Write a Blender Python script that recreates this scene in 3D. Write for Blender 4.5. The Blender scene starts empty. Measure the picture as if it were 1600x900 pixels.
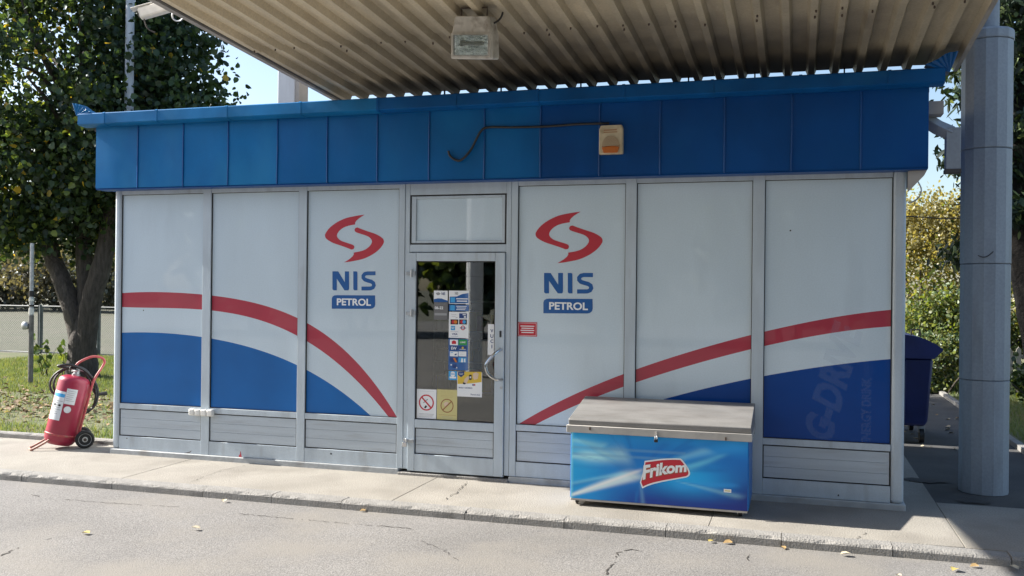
import bpy, math, random
import numpy as np
from math import radians, sin, cos, pi
from mathutils import Vector, Matrix
from mathutils.geometry import tessellate_polygon
random.seed(7); rng = np.random.default_rng(7)
sc = bpy.context.scene
C = sc.collection

# ------------------------------------------------------------------ camera
FOC = 1466.0
CAM = np.array([6.646, -7.958, 1.7])
YAW, PITCH, ROLL = radians(-16.88), radians(0.133), radians(0.616)
def cam_axes():
    cy, sy = cos(YAW), sin(YAW)
    f = np.array([sy, cy, 0.]); r = np.array([cy, -sy, 0.]); u = np.array([0, 0, 1.])
    f, u = f*cos(PITCH)+u*sin(PITCH), u*cos(PITCH)-f*sin(PITCH)
    r, u = r*cos(ROLL)+u*sin(ROLL), u*cos(ROLL)-r*sin(ROLL)
    return r, u, f
RT, UP, FW = cam_axes()
cd = bpy.data.cameras.new('camera'); cam = bpy.data.objects.new('camera', cd); C.objects.link(cam)
cd.sensor_width = 36; cd.lens = 36*FOC/1600; cd.clip_start = .05; cd.clip_end = 3000
cam.matrix_world = Matrix(((RT[0], UP[0], -FW[0], CAM[0]), (RT[1], UP[1], -FW[1], CAM[1]), (RT[2], UP[2], -FW[2], CAM[2]), (0, 0, 0, 1)))
sc.camera = cam
def spot(x, y, Y=None, Z=None):
    """the point of the real plane Y=const or Z=const seen at a measured spot of the photograph"""
    v = FW+RT*(x-800)/FOC+UP*(450-y)/FOC
    t = (Y-CAM[1])/v[1] if Y is not None else (Z-CAM[2])/v[2]
    return CAM+v*t
def xz(x, y, Y=0.0):
    p = spot(x, y, Y=Y); return (float(p[0]), float(p[2]))

# ------------------------------------------------------------------ sky, sun, exposure
EL, AZ = radians(33.3), radians(-1.4)
tosun = Vector((-cos(EL)*cos(AZ), cos(EL)*sin(AZ), sin(EL)))
w = bpy.data.worlds.new('World'); sc.world = w; w.use_nodes = True
nt = w.node_tree; sky = nt.nodes.new('ShaderNodeTexSky'); sky.sky_type = 'NISHITA'; sky.sun_disc = False
sky.sun_elevation = EL; sky.sun_rotation = math.atan2(tosun.x, tosun.y); sky.air_density = 1.0; sky.dust_density = 1.6; sky.altitude = 100
nt.links.new(sky.outputs[0], nt.nodes['Background'].inputs[0]); nt.nodes['Background'].inputs[1].default_value = .09
sl = bpy.data.lights.new('sun', 'SUN'); sl.energy = 5.0; sl.angle = radians(.53); sl.color = (1, .95, .87)
sun = bpy.data.objects.new('sun', sl); C.objects.link(sun); sun.rotation_euler = (-tosun).to_track_quat('-Z', 'Y').to_euler()
sc.view_settings.view_transform = 'Standard'; sc.view_settings.look = 'None'; sc.view_settings.gamma = 1
sc.view_settings.exposure = 1.36

# ------------------------------------------------------------------ materials
def S(r, g, b, k=1.0):
    f = lambda c: (c/255/12.92 if c <= 10 else ((c/255+.055)/1.055)**2.4)*k
    return (min(f(r), .9), min(f(g), .9), min(f(b), .9))
def mat(name, col, rough=.5, metal=0., var=.0, vs=6., stretch=(1, 1, 1), col2=None, bump=0., bs=60., coat=0., crough=.03, spec=.5, alpha=1., fine=0., fs=180., dirt=None, ds=1.5, dlo=.52, dhi=.72):
    m = bpy.data.materials.new(name); m.use_nodes = True
    t = m.node_tree; p = t.nodes['Principled BSDF']; L = t.links.new
    p.inputs['Roughness'].default_value = rough; p.inputs['Metallic'].default_value = metal
    p.inputs['Coat Weight'].default_value = coat; p.inputs['Coat Roughness'].default_value = crough
    p.inputs['Specular IOR Level'].default_value = spec; p.inputs['Alpha'].default_value = alpha
    tc = t.nodes.new('ShaderNodeTexCoord'); mp = t.nodes.new('ShaderNodeMapping'); mp.inputs['Scale'].default_value = stretch
    L(tc.outputs['Object'], mp.inputs[0])
    def noise(scale, det=5, src=mp.outputs[0]):
        n = t.nodes.new('ShaderNodeTexNoise'); n.inputs['Scale'].default_value = scale; n.inputs['Detail'].default_value = det
        L(src, n.inputs['Vector']); return n.outputs['Fac']
    def ramp(src, lo, hi):
        r = t.nodes.new('ShaderNodeMapRange'); r.inputs[1].default_value = lo; r.inputs[2].default_value = hi; L(src, r.inputs[0]); return r.outputs[0]
    def mix(f, a, b):
        x = t.nodes.new('ShaderNodeMix'); x.data_type = 'RGBA'; L(f, x.inputs[0])
        for k, v in ((6, a), (7, b)):
            if isinstance(v, tuple): x.inputs[k].default_value = (*v[:3], 1)
            else: L(v, x.inputs[k])
        return x.outputs[2]
    out = tuple(col)
    if var or col2:
        c2 = col2 if col2 else tuple(min(1, c*(1+var)) for c in col)
        c1 = col if col2 else tuple(c*(1-var) for c in col)
        out = mix(ramp(noise(vs), .35, .65), c1, c2)
    if fine:
        f = ramp(noise(fs, 3, tc.outputs['Object']), .35, .65)
        o2 = t.nodes.new('ShaderNodeMix'); o2.data_type = 'RGBA'; o2.blend_type = 'MULTIPLY'; o2.inputs[0].default_value = 1
        if isinstance(out, tuple): o2.inputs[6].default_value = (*out, 1)
        else: L(out, o2.inputs[6])
        L(mix(f, (1-fine,)*3, (1+fine,)*3), o2.inputs[7]); out = o2.outputs[2]
    if dirt:
        out = mix(ramp(noise(ds, 8), dlo, dhi), out, dirt)
    if isinstance(out, tuple): p.inputs['Base Color'].default_value = (*out, 1)
    else: L(out, p.inputs['Base Color'])
    if bump:
        b = t.nodes.new('ShaderNodeBump'); b.inputs['Strength'].default_value = bump; b.inputs['Distance'].default_value = .02
        L(noise(bs, 4, tc.outputs['Object']), b.inputs['Height']); L(b.outputs[0], p.inputs['Normal'])
    return m
def leaf_mat(name, col, trans=.45):
    m = bpy.data.materials.new(name); m.use_nodes = True; t = m.node_tree; t.nodes.clear()
    o = t.nodes.new('ShaderNodeOutputMaterial'); d = t.nodes.new('ShaderNodeBsdfDiffuse'); r = t.nodes.new('ShaderNodeBsdfTranslucent')
    g = t.nodes.new('ShaderNodeBsdfGlossy'); x = t.nodes.new('ShaderNodeMixShader'); y = t.nodes.new('ShaderNodeMixShader')
    tc = t.nodes.new('ShaderNodeTexCoord'); n = t.nodes.new('ShaderNodeTexNoise'); n.inputs['Scale'].default_value = 2.2
    mx = t.nodes.new('ShaderNodeMix'); mx.data_type = 'RGBA'; mx.inputs[6].default_value = (*[c*.55 for c in col], 1); mx.inputs[7].default_value = (*[c*1.35 for c in col], 1)
    L = t.links.new; L(tc.outputs['Object'], n.inputs[0]); L(n.outputs[0], mx.inputs[0]); L(mx.outputs[2], d.inputs[0])
    r.inputs[0].default_value = (min(1, col[0]*1.9), min(1, col[1]*1.7), col[2]*.7, 1); g.inputs['Roughness'].default_value = .42; g.inputs[0].default_value = (.8, .85, .9, 1)
    x.inputs[0].default_value = trans; y.inputs[0].default_value = .035
    L(d.outputs[0], x.inputs[1]); L(r.outputs[0], x.inputs[2]); L(x.outputs[0], y.inputs[1]); L(g.outputs[0], y.inputs[2]); L(y.outputs[0], o.inputs[0])
    return m
def glass_mat(name, tint=(.93, .96, .95)):
    m = bpy.data.materials.new(name); m.use_nodes = True; t = m.node_tree; t.nodes.clear(); L = t.links.new
    o = t.nodes.new('ShaderNodeOutputMaterial'); a = t.nodes.new('ShaderNodeBsdfTransparent'); a.inputs[0].default_value = (*tint, 1)
    g = t.nodes.new('ShaderNodeBsdfGlossy'); g.inputs['Roughness'].default_value = .015; fr = t.nodes.new('ShaderNodeFresnel'); fr.inputs[0].default_value = 1.9
    x = t.nodes.new('ShaderNodeMixShader'); L(fr.outputs[0], x.inputs[0]); L(a.outputs[0], x.inputs[1]); L(g.outputs[0], x.inputs[2]); L(x.outputs[0], o.inputs[0])
    return m

MT = {}
MT['alu'] = mat('grey painted aluminium', (.48, .55, .61), .42, var=.07, vs=3, stretch=(3, 3, .6), bump=.04, bs=40, dirt=(.27, .265, .25), ds=2.2, dlo=.60, dhi=.95, fine=.05)
MT['slat'] = mat('grey slat aluminium', (.47, .53, .585), .45, var=.06, vs=2, stretch=(.7, 1, 8), bump=.05, bs=30, dirt=(.30, .31, .32), ds=2.2, dlo=.56, dhi=.88, fine=.05)
MT['gasket'] = mat('dark gasket', (.02, .02, .022), .7)
MT['film'] = mat('white window film', (.58, .69, .77), .45, var=.035, vs=1.3, stretch=(1.5, 1, .5), dirt=(.47, .56, .63), ds=2.2, dlo=.58, dhi=1.0, coat=.9, crough=.02, fine=.03, fs=90)
MT['filmred'] = mat('red window film', (.42, .03, .06), .45, var=.06, vs=2, coat=.5, crough=.02)
MT['filmblue'] = mat('blue window film', (.002, .125, .41), .45, var=.09, vs=1.5, spec=.25, coat=.3, crough=.02)
MT['logored'] = mat('logo red', (.50, .03, .05), .45, coat=.6)
MT['logoblue'] = mat('logo blue', (.008, .10, .34), .45, coat=.6)
MT['white'] = mat('white print', (.84, .86, .88), .45)
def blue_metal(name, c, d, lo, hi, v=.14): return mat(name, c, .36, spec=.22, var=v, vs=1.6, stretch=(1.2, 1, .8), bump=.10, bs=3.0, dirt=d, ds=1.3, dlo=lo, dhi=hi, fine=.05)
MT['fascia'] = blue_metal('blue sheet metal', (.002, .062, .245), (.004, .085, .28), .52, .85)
MT['fasciamid'] = blue_metal('half lit blue sheet metal', (.003, .100, .305), (.005, .14, .37), .47, .78)  # in-between tone of the light falloff painted along the fascia
MT['fascialit'] = blue_metal('lit blue sheet metal', (.004, .135, .36), (.016, .19, .41), .48, .80)  # paler than the right-hand panels to paint in the light on the left
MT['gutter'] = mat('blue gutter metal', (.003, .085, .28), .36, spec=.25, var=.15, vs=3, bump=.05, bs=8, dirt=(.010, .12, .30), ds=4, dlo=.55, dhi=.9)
MT['gutterlit'] = mat('lit blue gutter metal', (.008, .145, .36), .36, spec=.25, var=.15, vs=3, bump=.05, bs=8, dirt=(.03, .18, .36), ds=4, dlo=.55, dhi=.9)  # paler left gutter sections, the light there put into the colour
MT['filmshade'] = mat('shaded blue window film', (.001, .055, .27), .45, var=.07, vs=1.5, spec=.2, coat=.12, crough=.02)  # darker copy for the right windows, shade painted into the film colour
MT['plinth'] = mat('painted concrete plinth', (.40, .42, .43), .8, var=.12, vs=5, bump=.2, bs=30, dirt=(.22, .20, .18), ds=4, dlo=.55, dhi=.8)
MT['dark'] = mat('dark interior', (.06, .058, .055), .8, var=.2, vs=2)
MT['floor_in'] = mat('interior floor tile', (.25, .23, .21), .35, var=.1, vs=3)
MT['roof'] = mat('roofing felt', (.12, .12, .12), .9, var=.2, vs=3)
MT['glass'] = glass_mat('door glass')
MT['chrome'] = mat('polished steel', (.62, .62, .62), .18, metal=1, bump=.02, bs=30)
MT['steel'] = mat('galvanised steel', (.42, .44, .46), .45, metal=.7, var=.15, vs=20, bump=.05, bs=60)
MT['rust'] = mat('dark rusty steel', (.10, .075, .06), .8, var=.3, vs=20)
MT['black'] = mat('black plastic', (.012, .012, .013), .45, var=.2, vs=30)
MT['rubber'] = mat('black rubber hose', (.018, .018, .02), .5, var=.3, vs=15, bump=.1, bs=120)
MT['deck'] = mat('cream corrugated sheet', (.66, .565, .40), .55, var=.12, vs=1.2, stretch=(3, .5, 1), bump=.06, bs=20, dirt=(.24, .18, .11), ds=2.4, dlo=.56, dhi=.85, fine=.08, fs=60)
def soot_shade(m, c, rx, ry, col):
    # soot plus painted-in shade on the sheets above the shop front, one ragged patch
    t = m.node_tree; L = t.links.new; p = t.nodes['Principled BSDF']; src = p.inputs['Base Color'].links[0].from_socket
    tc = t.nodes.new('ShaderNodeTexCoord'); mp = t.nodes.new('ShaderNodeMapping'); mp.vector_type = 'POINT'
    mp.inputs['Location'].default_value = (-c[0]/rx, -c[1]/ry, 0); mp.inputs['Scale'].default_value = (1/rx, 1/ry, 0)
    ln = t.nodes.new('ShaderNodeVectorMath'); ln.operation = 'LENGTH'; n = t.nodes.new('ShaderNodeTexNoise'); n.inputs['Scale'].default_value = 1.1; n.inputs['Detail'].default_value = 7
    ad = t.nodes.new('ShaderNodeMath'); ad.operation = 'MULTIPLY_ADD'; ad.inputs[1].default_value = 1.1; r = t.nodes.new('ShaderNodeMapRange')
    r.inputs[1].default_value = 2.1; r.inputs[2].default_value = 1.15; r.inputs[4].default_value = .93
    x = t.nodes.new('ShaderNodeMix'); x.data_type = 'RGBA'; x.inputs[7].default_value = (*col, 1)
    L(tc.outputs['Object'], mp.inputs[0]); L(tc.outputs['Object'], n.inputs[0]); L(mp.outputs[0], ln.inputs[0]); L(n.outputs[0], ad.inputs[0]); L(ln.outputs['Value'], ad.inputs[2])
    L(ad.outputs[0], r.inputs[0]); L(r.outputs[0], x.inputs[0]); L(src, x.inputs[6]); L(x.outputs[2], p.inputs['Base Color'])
soot_shade(MT['deck'], (5.3, .5), 2.9, 1.9, (.075, .062, .045))
MT['trim'] = mat('pale grey trim', (.36, .34, .32), .6, var=.15, vs=4)
MT['trimdk'] = mat('dark trim', (.06, .055, .055), .7, var=.2, vs=5)
MT['column'] = mat('blue grey painted column', (.30, .335, .375), .5, var=.07, vs=2, stretch=(3, 3, .5), dirt=(.19, .20, .21), ds=2.5, dlo=.55, dhi=.9, bump=.05, bs=15, fine=.06, fs=50)
MT['pavement'] = mat('worn concrete', (.285, .265, .232), .9, var=.10, vs=1.4, bump=.35, bs=80, fine=.16, fs=85, dirt=(.215, .197, .17), ds=1.6, dlo=.50, dhi=.74)
MT['kerb'] = mat('kerb concrete', (.27, .26, .245), .9, var=.14, vs=5, bump=.6, bs=70, fine=.2, fs=160, dirt=(.17, .165, .155), ds=6, dlo=.52, dhi=.75)
MT['road'] = mat('sun bleached asphalt', (.188, .181, .174), .9, var=.13, vs=.7, bump=.32, bs=120, fine=.40, fs=120, dirt=(.225, .21, .188), ds=.8, dlo=.50, dhi=.68)
MT['path'] = mat('grey asphalt path', (.075, .074, .073), .9, var=.15, vs=2, bump=.5, bs=130, fine=.3, fs=140, dirt=(.10, .095, .09), ds=1.5)
MT['crack'] = mat('crack', (.05, .045, .04), .95)
MT['stain'] = mat('oil stain', (.045, .042, .04), .7)
MT['grass_soil'] = mat('grass ground', (.08, .11, .04), .95, col2=(.15, .135, .07), vs=1.6, bump=.5, bs=60, fine=.3, fs=60)
MT['field'] = mat('dry field', (.095, .10, .062), .95, col2=(.115, .11, .078), vs=.5, fine=.25, fs=8)
MT['whiteplastic'] = mat('white plastic', (.75, .74, .70), .4, var=.05, vs=30)
MT['cream'] = mat('yellowed plastic', (.55, .47, .33), .45, var=.1, vs=12, dirt=(.35, .27, .16), ds=10)
MT['amber'] = mat('amber lens', (.50, .13, .02), .25, coat=.5)
MT['lamp_body'] = mat('weathered grey lamp housing', (.52, .50, .46), .5, var=.12, vs=15, dirt=(.25, .22, .18), ds=12)
MT['reflector'] = mat('aluminium reflector', (.75, .75, .72), .22, metal=1, bump=.15, bs=25)
MT['lid'] = mat('brushed freezer lid', (.215, .21, .205), .42, var=.12, vs=2, stretch=(1, 3, 3), bump=.06, bs=15, dirt=(.145, .138, .13), ds=3.5, dlo=.50, dhi=.78, fine=.08)
MT['lidtrim'] = mat('brightened freezer lid trim', (.40, .385, .365), .5, var=.1, vs=4, dirt=(.26, .24, .215), ds=5, dlo=.55, dhi=.85, bump=.05, bs=20)  # lid metal lightened here to offset the shade on the lip
MT['red'] = mat('extinguisher red paint', (.33, .018, .05), .38, var=.12, vs=6, coat=.15, crough=.25, dirt=(.40, .10, .12), ds=5, dlo=.62, dhi=.9)
MT['redtube'] = mat('faded red tube', (.42, .06, .07), .45, var=.15, vs=20, dirt=(.30, .16, .12), ds=20)
MT['foot'] = mat('rusty pink tube', (.42, .20, .15), .6, var=.2, vs=25)
MT['tyre'] = mat('tyre', (.02, .02, .02), .7, var=.2, vs=30)
MT['rim'] = mat('dirty rim', (.50, .49, .47), .6, var=.2, vs=25)
MT['label'] = mat('paper label', (.72, .74, .76), .5, var=.04, vs=30)
MT['cyan'] = mat('light blue print', (.05, .36, .72), .4)
MT['navy'] = mat('navy print', (.012, .05, .20), .4)
MT['green'] = mat('green print', (.02, .30, .06), .4)
MT['orange'] = mat('orange print', (.62, .20, .02), .4)
MT['printred'] = mat('red print', (.55, .02, .04), .4)
MT['yellow'] = mat('yellow print', (.72, .50, .06), .4)
MT['paleyellow'] = mat('pale yellow print', (.62, .56, .25), .45)
MT['brown'] = mat('brown print', (.33, .13, .05), .5)
MT['greyprint'] = mat('grey print', (.33, .34, .35), .5)
MT['smoke'] = mat('smoky film', (.16, .16, .165), .4)
MT['skin'] = mat('pale pink print', (.72, .55, .42), .5)
MT['ghost'] = mat('faint lettering', (.42, .55, .78), .5, alpha=.075)
MT['binblue'] = mat('dark blue bin plastic', (.008, .018, .10), .38, var=.15, vs=4, bump=.05, bs=30)
MT['bark'] = mat('bark', (.045, .037, .032), .9, col2=(.085, .072, .062), vs=9, stretch=(3, 3, .5), bump=1.0, bs=24)
MT['picket'] = mat('weathered white wood', (.30, .285, .25), .8, var=.2, vs=8)
MT['fencegrey'] = mat('fence grey paint', (.15, .165, .17), .6, var=.2, vs=8)
MT['darkbark'] = mat('dark bark', (.03, .026, .022), .95, var=.3, vs=12, bump=1.0, bs=24)
MT['polebrown'] = mat('weathered pole', (.17, .16, .145), .7, var=.25, vs=14)
MT['wire'] = mat('dull wire', (.16, .165, .16), .6, metal=.3)
MT['wallgrey'] = mat('pale render', (.55, .54, .52), .8, var=.08, vs=1)
MT['redroof'] = mat('dull roof', (.33, .30, .29), .8, var=.15, vs=2)
MT['postgrey'] = mat('pale painted pole', (.46, .50, .56), .45, var=.08, vs=5, stretch=(3, 3, .4))
MT['litter1'] = mat('dry leaf tan', (.27, .18, .09), .8, var=.2, vs=30)
MT['litter2'] = mat('dry leaf yellow', (.42, .31, .07), .7, var=.2, vs=30)
MT['litter3'] = mat('dry leaf pale', (.34, .29, .21), .8, var=.2, vs=30)
MT['litter5'] = mat('fallen leaf yellow', (.50, .40, .12), .7, var=.2, vs=30)
MT['litter6'] = mat('fallen leaf pale', (.50, .44, .32), .7, var=.2, vs=30)
MT['litter7'] = mat('fallen leaf tan', (.40, .27, .12), .7, var=.2, vs=30)
MT['litter4'] = mat('dry leaf brown', (.17, .11, .055), .8, var=.25, vs=30)
MT['lf_dark'] = leaf_mat('leaf dark green', (.024, .046, .020), .26)
MT['lf_mid'] = leaf_mat('leaf mid green', (.05, .088, .032), .34)
MT['lf_yg'] = leaf_mat('leaf yellow green', (.15, .20, .045), .42)
MT['lf_y'] = leaf_mat('leaf yellow', (.42, .30, .04), .45)
MT['lf_pale'] = leaf_mat('leaf pale green', (.17, .22, .10), .4)
MT['lf_gold'] = leaf_mat('leaf gold', (.27, .245, .115), .42)
MT['lf_olive'] = leaf_mat('leaf olive', (.13, .14, .05), .4)
MT['lf_conifer'] = leaf_mat('needle green', (.022, .035, .018), .15)
MT['lf_far'] = leaf_mat('far leaf grey green', (.085, .095, .075), .25)
MT['lf_far2'] = leaf_mat('far leaf ochre', (.15, .14, .105), .25)  # both far leaf colours greyed to imitate haze
MT['blade'] = leaf_mat('grass blade', (.125, .175, .075), .35)
MT['blade2'] = leaf_mat('grass blade dry', (.19, .205, .095), .35)

# ------------------------------------------------------------------ builders
class MB:
    def __init__(s, root=None):
        s.v, s.f, s.m = [], [], []; s.off = Vector(root.location) if root is not None else Vector((0, 0, 0))
    def add(s, vs, fs, mi=0, M=None):
        n = len(s.v)
        for p in vs:
            p = Vector(p)
            if M is not None: p = M @ p
            s.v.append(p-s.off)
        for f in fs: s.f.append([n+i for i in f]); s.m.append(mi)
    def box(s, x0, x1, y0, y1, z0, z1, mi=0, M=None):
        v = [(x, y, z) for z in (z0, z1) for y in (y0, y1) for x in (x0, x1)]
        s.add(v, [(0, 2, 3, 1), (4, 5, 7, 6), (0, 1, 5, 4), (2, 6, 7, 3), (0, 4, 6, 2), (1, 3, 7, 5)], mi, M); return s
    def prism(s, poly, ax, lo, hi, mi=0, M=None):
        """poly in the two other axes (in x,y,z order) extruded along ax"""
        def P(a, b, t): return {'x': (t, a, b), 'y': (a, t, b), 'z': (a, b, t)}[ax]
        n = len(poly); v = [P(a, b, lo) for a, b in poly]+[P(a, b, hi) for a, b in poly]
        area = sum(poly[i][0]*poly[(i+1) % n][1]-poly[(i+1) % n][0]*poly[i][1] for i in range(n))
        tri = tessellate_polygon([[Vector((a, b, 0)) for a, b in poly]])
        fs = []
        flip = (area > 0) == (ax != 'y')
        for t in tri:
            a, b, c = t
            ar = (poly[b][0]-poly[a][0])*(poly[c][1]-poly[a][1])-(poly[c][0]-poly[a][0])*(poly[b][1]-poly[a][1])
            if ar < 0: a, b, c = a, c, b
            if ax == 'y': fs += [(a, b, c), (n+a, n+c, n+b)]
            else: fs += [(a, c, b), (n+a, n+b, n+c)]
        for i in range(n):
            j = (i+1) % n; fs.append((i, j, n+j, n+i) if flip else (j, i, n+i, n+j))
        s.add(v, fs, mi, M); return s
    def flat(s, poly, Y, mi=0):
        """flat print facing -Y; poly in (x,z)"""
        tri = tessellate_polygon([[Vector((a, b, 0)) for a, b in poly]])
        fs = []
        for a, b, c in tri:
            ar = (poly[b][0]-poly[a][0])*(poly[c][1]-poly[a][1])-(poly[c][0]-poly[a][0])*(poly[b][1]-poly[a][1])
            fs.append((a, b, c) if ar > 0 else (a, c, b))
        s.add([(a, Y, b) for a, b in poly], fs, mi); return s
    def rect(s, x0, x1, z0, z1, Y, mi=0):
        s.add([(x0, Y, z0), (x1, Y, z0), (x1, Y, z1), (x0, Y, z1)], [(0, 1, 2, 3)], mi); return s
    def disc(s, cx, cz, r, Y, mi=0, n=24, r2=0):
        if r2: 
            v = []
            for i in range(n):
                a = 2*pi*i/n; v += [(cx+r*cos(a), Y, cz+r*sin(a)), (cx+r2*cos(a), Y, cz+r2*sin(a))]
            s.add(v, [(2*i, 2*((i+1) % n), 2*((i+1) % n)+1, 2*i+1) for i in range(n)], mi)
        else: s.flat([(cx+r*cos(2*pi*i/n), cz+r*sin(2*pi*i/n)) for i in range(n)], Y, mi)
        return s
    def text(s, txt, fn, mi=0, bold=.0):
        v, f = text_geo(txt, bold); s.add([fn(a, b) for a, b in v], f, mi); return s
    def tube(s, pts, r, n=8, mi=0, closed=False, M=None, rfn=None):
        P = [Vector(p) for p in pts]; k = len(P); R = r if isinstance(r, (list, tuple)) else [r]*k
        vs, fs = [], []; prev = None
        for i in range(k):
            if closed: d = P[(i+1) % k]-P[i-1]
            else: d = P[min(i+1, k-1)]-P[max(i-1, 0)]
            d.normalize()
            if prev is None:
                a = Vector((0, 0, 1)) if abs(d.z) < .9 else Vector((1, 0, 0)); u = d.cross(a).normalized()
            else: u = (prev-d*prev.dot(d)).normalized()
            prev = u; wv = d.cross(u)
            for j in range(n):
                a = 2*pi*j/n; q = R[i]*(rfn(i, j) if rfn else 1); vs.append(P[i]+(u*cos(a)+wv*sin(a))*q)
        for i in range(k if closed else k-1):
            for j in range(n):
                a, b = i*n+j, i*n+(j+1) % n; c, d2 = ((i+1) % k)*n+(j+1) % n, ((i+1) % k)*n+j
                fs.append((a, b, c, d2))
        if not closed: fs += [tuple(range(n-1, -1, -1)), tuple(range((k-1)*n, k*n))]
        s.add(vs, fs, mi, M); return s
    def lathe(s, prof, n=20, mi=0, M=None, c=(0, 0)):
        """prof: (r,z) from bottom to top, about a z axis through c"""
        vs, fs = [], []; k = len(prof)
        for r, z in prof:
            for j in range(n): a = 2*pi*j/n; vs.append((c[0]+r*cos(a), c[1]+r*sin(a), z))
        for i in range(k-1):
            for j in range(n): fs.append((i*n+j, i*n+(j+1) % n, (i+1)*n+(j+1) % n, (i+1)*n+j))
        fs += [tuple(range(n-1, -1, -1)), tuple(range((k-1)*n, k*n))]
        s.add(vs, fs, mi, M); return s
    def mesh(s, name, mats, smooth=True, ang=35):
        me = bpy.data.meshes.new(name); me.from_pydata([tuple(p) for p in s.v], [], s.f)
        for m in (mats if isinstance(mats, (list, tuple)) else [mats]): me.materials.append(MT[m])
        me.polygons.foreach_set('material_index', s.m); me.update()
        if smooth:
            me.polygons.foreach_set('use_smooth', [True]*len(me.polygons)); me.set_sharp_from_angle(angle=radians(ang))
        return me
    def build(s, name, mats, parent=None, bevel=0, smooth=True, seg=2, **kw):
        o = bpy.data.objects.new(name, s.mesh(name, mats, smooth)); C.objects.link(o)
        if parent is not None: o.parent = parent
        if bevel:
            b = o.modifiers.new('bevel', 'BEVEL'); b.width = bevel; b.segments = seg; b.limit_method = 'ANGLE'; b.angle_limit = radians(40); b.harden_normals = False
        tag(o, **kw); return o
def tag(o, label=None, cat=None, group=None, kind=None):
    if label: o['label'] = label
    if cat: o['category'] = cat
    if group: o['group'] = group
    if kind: o['kind'] = kind
    return o
def thing(name, label, cat, loc=(0, 0, 0), rz=0, group=None):
    o = bpy.data.objects.new(name, None); C.objects.link(o); o.location = loc; o.rotation_euler = (0, 0, rz); o.empty_display_size = .2
    bpy.context.view_layer.update
    return tag(o, label, cat, group)
_tc = {}
def text_geo(txt, bold=0.):
    k = (txt, bold)
    if k not in _tc:
        c = bpy.data.curves.new('t', 'FONT'); c.body = txt; c.offset = bold; c.resolution_u = 4
        o = bpy.data.objects.new('t', c); C.objects.link(o); bpy.context.view_layer.update()
        me = bpy.data.meshes.new_from_object(o.evaluated_get(bpy.context.evaluated_depsgraph_get()))
        v = np.array([x.co[:2] for x in me.vertices]); f = [tuple(p.vertices) for p in me.polygons]
        lo, hi = v.min(0), v.max(0); v = (v-lo)/(hi-lo)
        _tc[k] = (v.tolist(), f); bpy.data.objects.remove(o); bpy.data.curves.remove(c); bpy.data.meshes.remove(me)
    return _tc[k]
def box_text(x0, x1, z0, z1, Y):
    return lambda a, b: (x0+(x1-x0)*a, Y, z0+(z1-z0)*b)
def bez(p, n=8):
    """Catmull-Rom through points"""
    P = [np.array(q, float) for q in p]; out = []
    for i in range(len(P)-1):
        a, b, c, d = P[max(i-1, 0)], P[i], P[i+1], P[min(i+2, len(P)-1)]
        for k in range(n):
            t = k/n; out.append(tuple(.5*((2*b)+(-a+c)*t+(2*a-5*b+4*c-d)*t*t+(-a+3*b-3*c+d)*t**3)))
    out.append(tuple(P[-1])); return out

# ================================================================== SETTING
ROADZ = -.064
g = MB(); g.add([(-900, -900, -.16), (900, -900, -.16), (900, 900, -.16), (-900, 900, -.16)], [(0, 1, 2, 3)])
g.build('terrain', 'field', kind='structure')
def sheet(name, m, x0, x1, y0, y1, z, nx=1, ny=1, amp=0, kind='structure'):
    b = MB(); vs = [(x0+(x1-x0)*i/nx, y0+(y1-y0)*j/ny, z+(random.uniform(-amp, amp) if 0 < i < nx and 0 < j < ny else 0)) for j in range(ny+1) for i in range(nx+1)]
    b.add(vs, [(j*(nx+1)+i, j*(nx+1)+i+1, (j+1)*(nx+1)+i+1, (j+1)*(nx+1)+i) for j in range(ny) for i in range(nx)])
    return b.build(name, m, kind=kind)
road = sheet('road', 'road', -60, 60, -40, -1.17, ROADZ)
def grd(x, y, z=ROADZ+.003):
    p = spot(x, y, Z=z); return (p[0], p[1], z)
def crack(pts, wd, parent, z, m='crack'):
    P = [spot(x, y, Z=z) for x, y in pts]; fine = []
    for a, b in zip(P[:-1], P[1:]):
        n = max(2, int(np.linalg.norm(b-a)/.03))
        for k in range(n): fine.append(a+(b-a)*k/n+np.array([random.uniform(-.013, .013), random.uniform(-.013, .013), 0]))
    fine.append(P[-1]); vs, fs = [], []
    for i, p in enumerate(fine):
        d = fine[min(i+1, len(fine)-1)]-fine[max(i-1, 0)]; d = d/np.linalg.norm(d); nn = np.array([-d[1], d[0], 0])
        ww = wd*random.uniform(.3, 1.2)*(.4 if i in (0, len(fine)-1) else 1); vs += [p+nn*ww, p-nn*ww]
    b = MB(); b.add(vs, [(2*i, 2*i+2, 2*i+3, 2*i+1) for i in range(len(fine)-1) if random.random() > .22]); b.build('crack', m, parent)
for pts, wd in [([(946, 899), (962, 875), (966, 863), (985, 858), (1003, 861)], .006), ([(0, 868), (22, 859), (42, 850)], .006), ([(70, 843), (100, 838)], .004),
                ([(1168, 876), (1172, 866)], .006), ([(100, 780), (160, 785), (220, 789), (285, 792)], .004), ([(370, 802), (480, 812), (560, 819), (650, 826)], .005), ([(660, 845), (690, 858), (716, 875)], .004), ([(48, 772), (60, 776)], .006)]:
    crack(pts, wd, road, ROADZ+.003)
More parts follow.
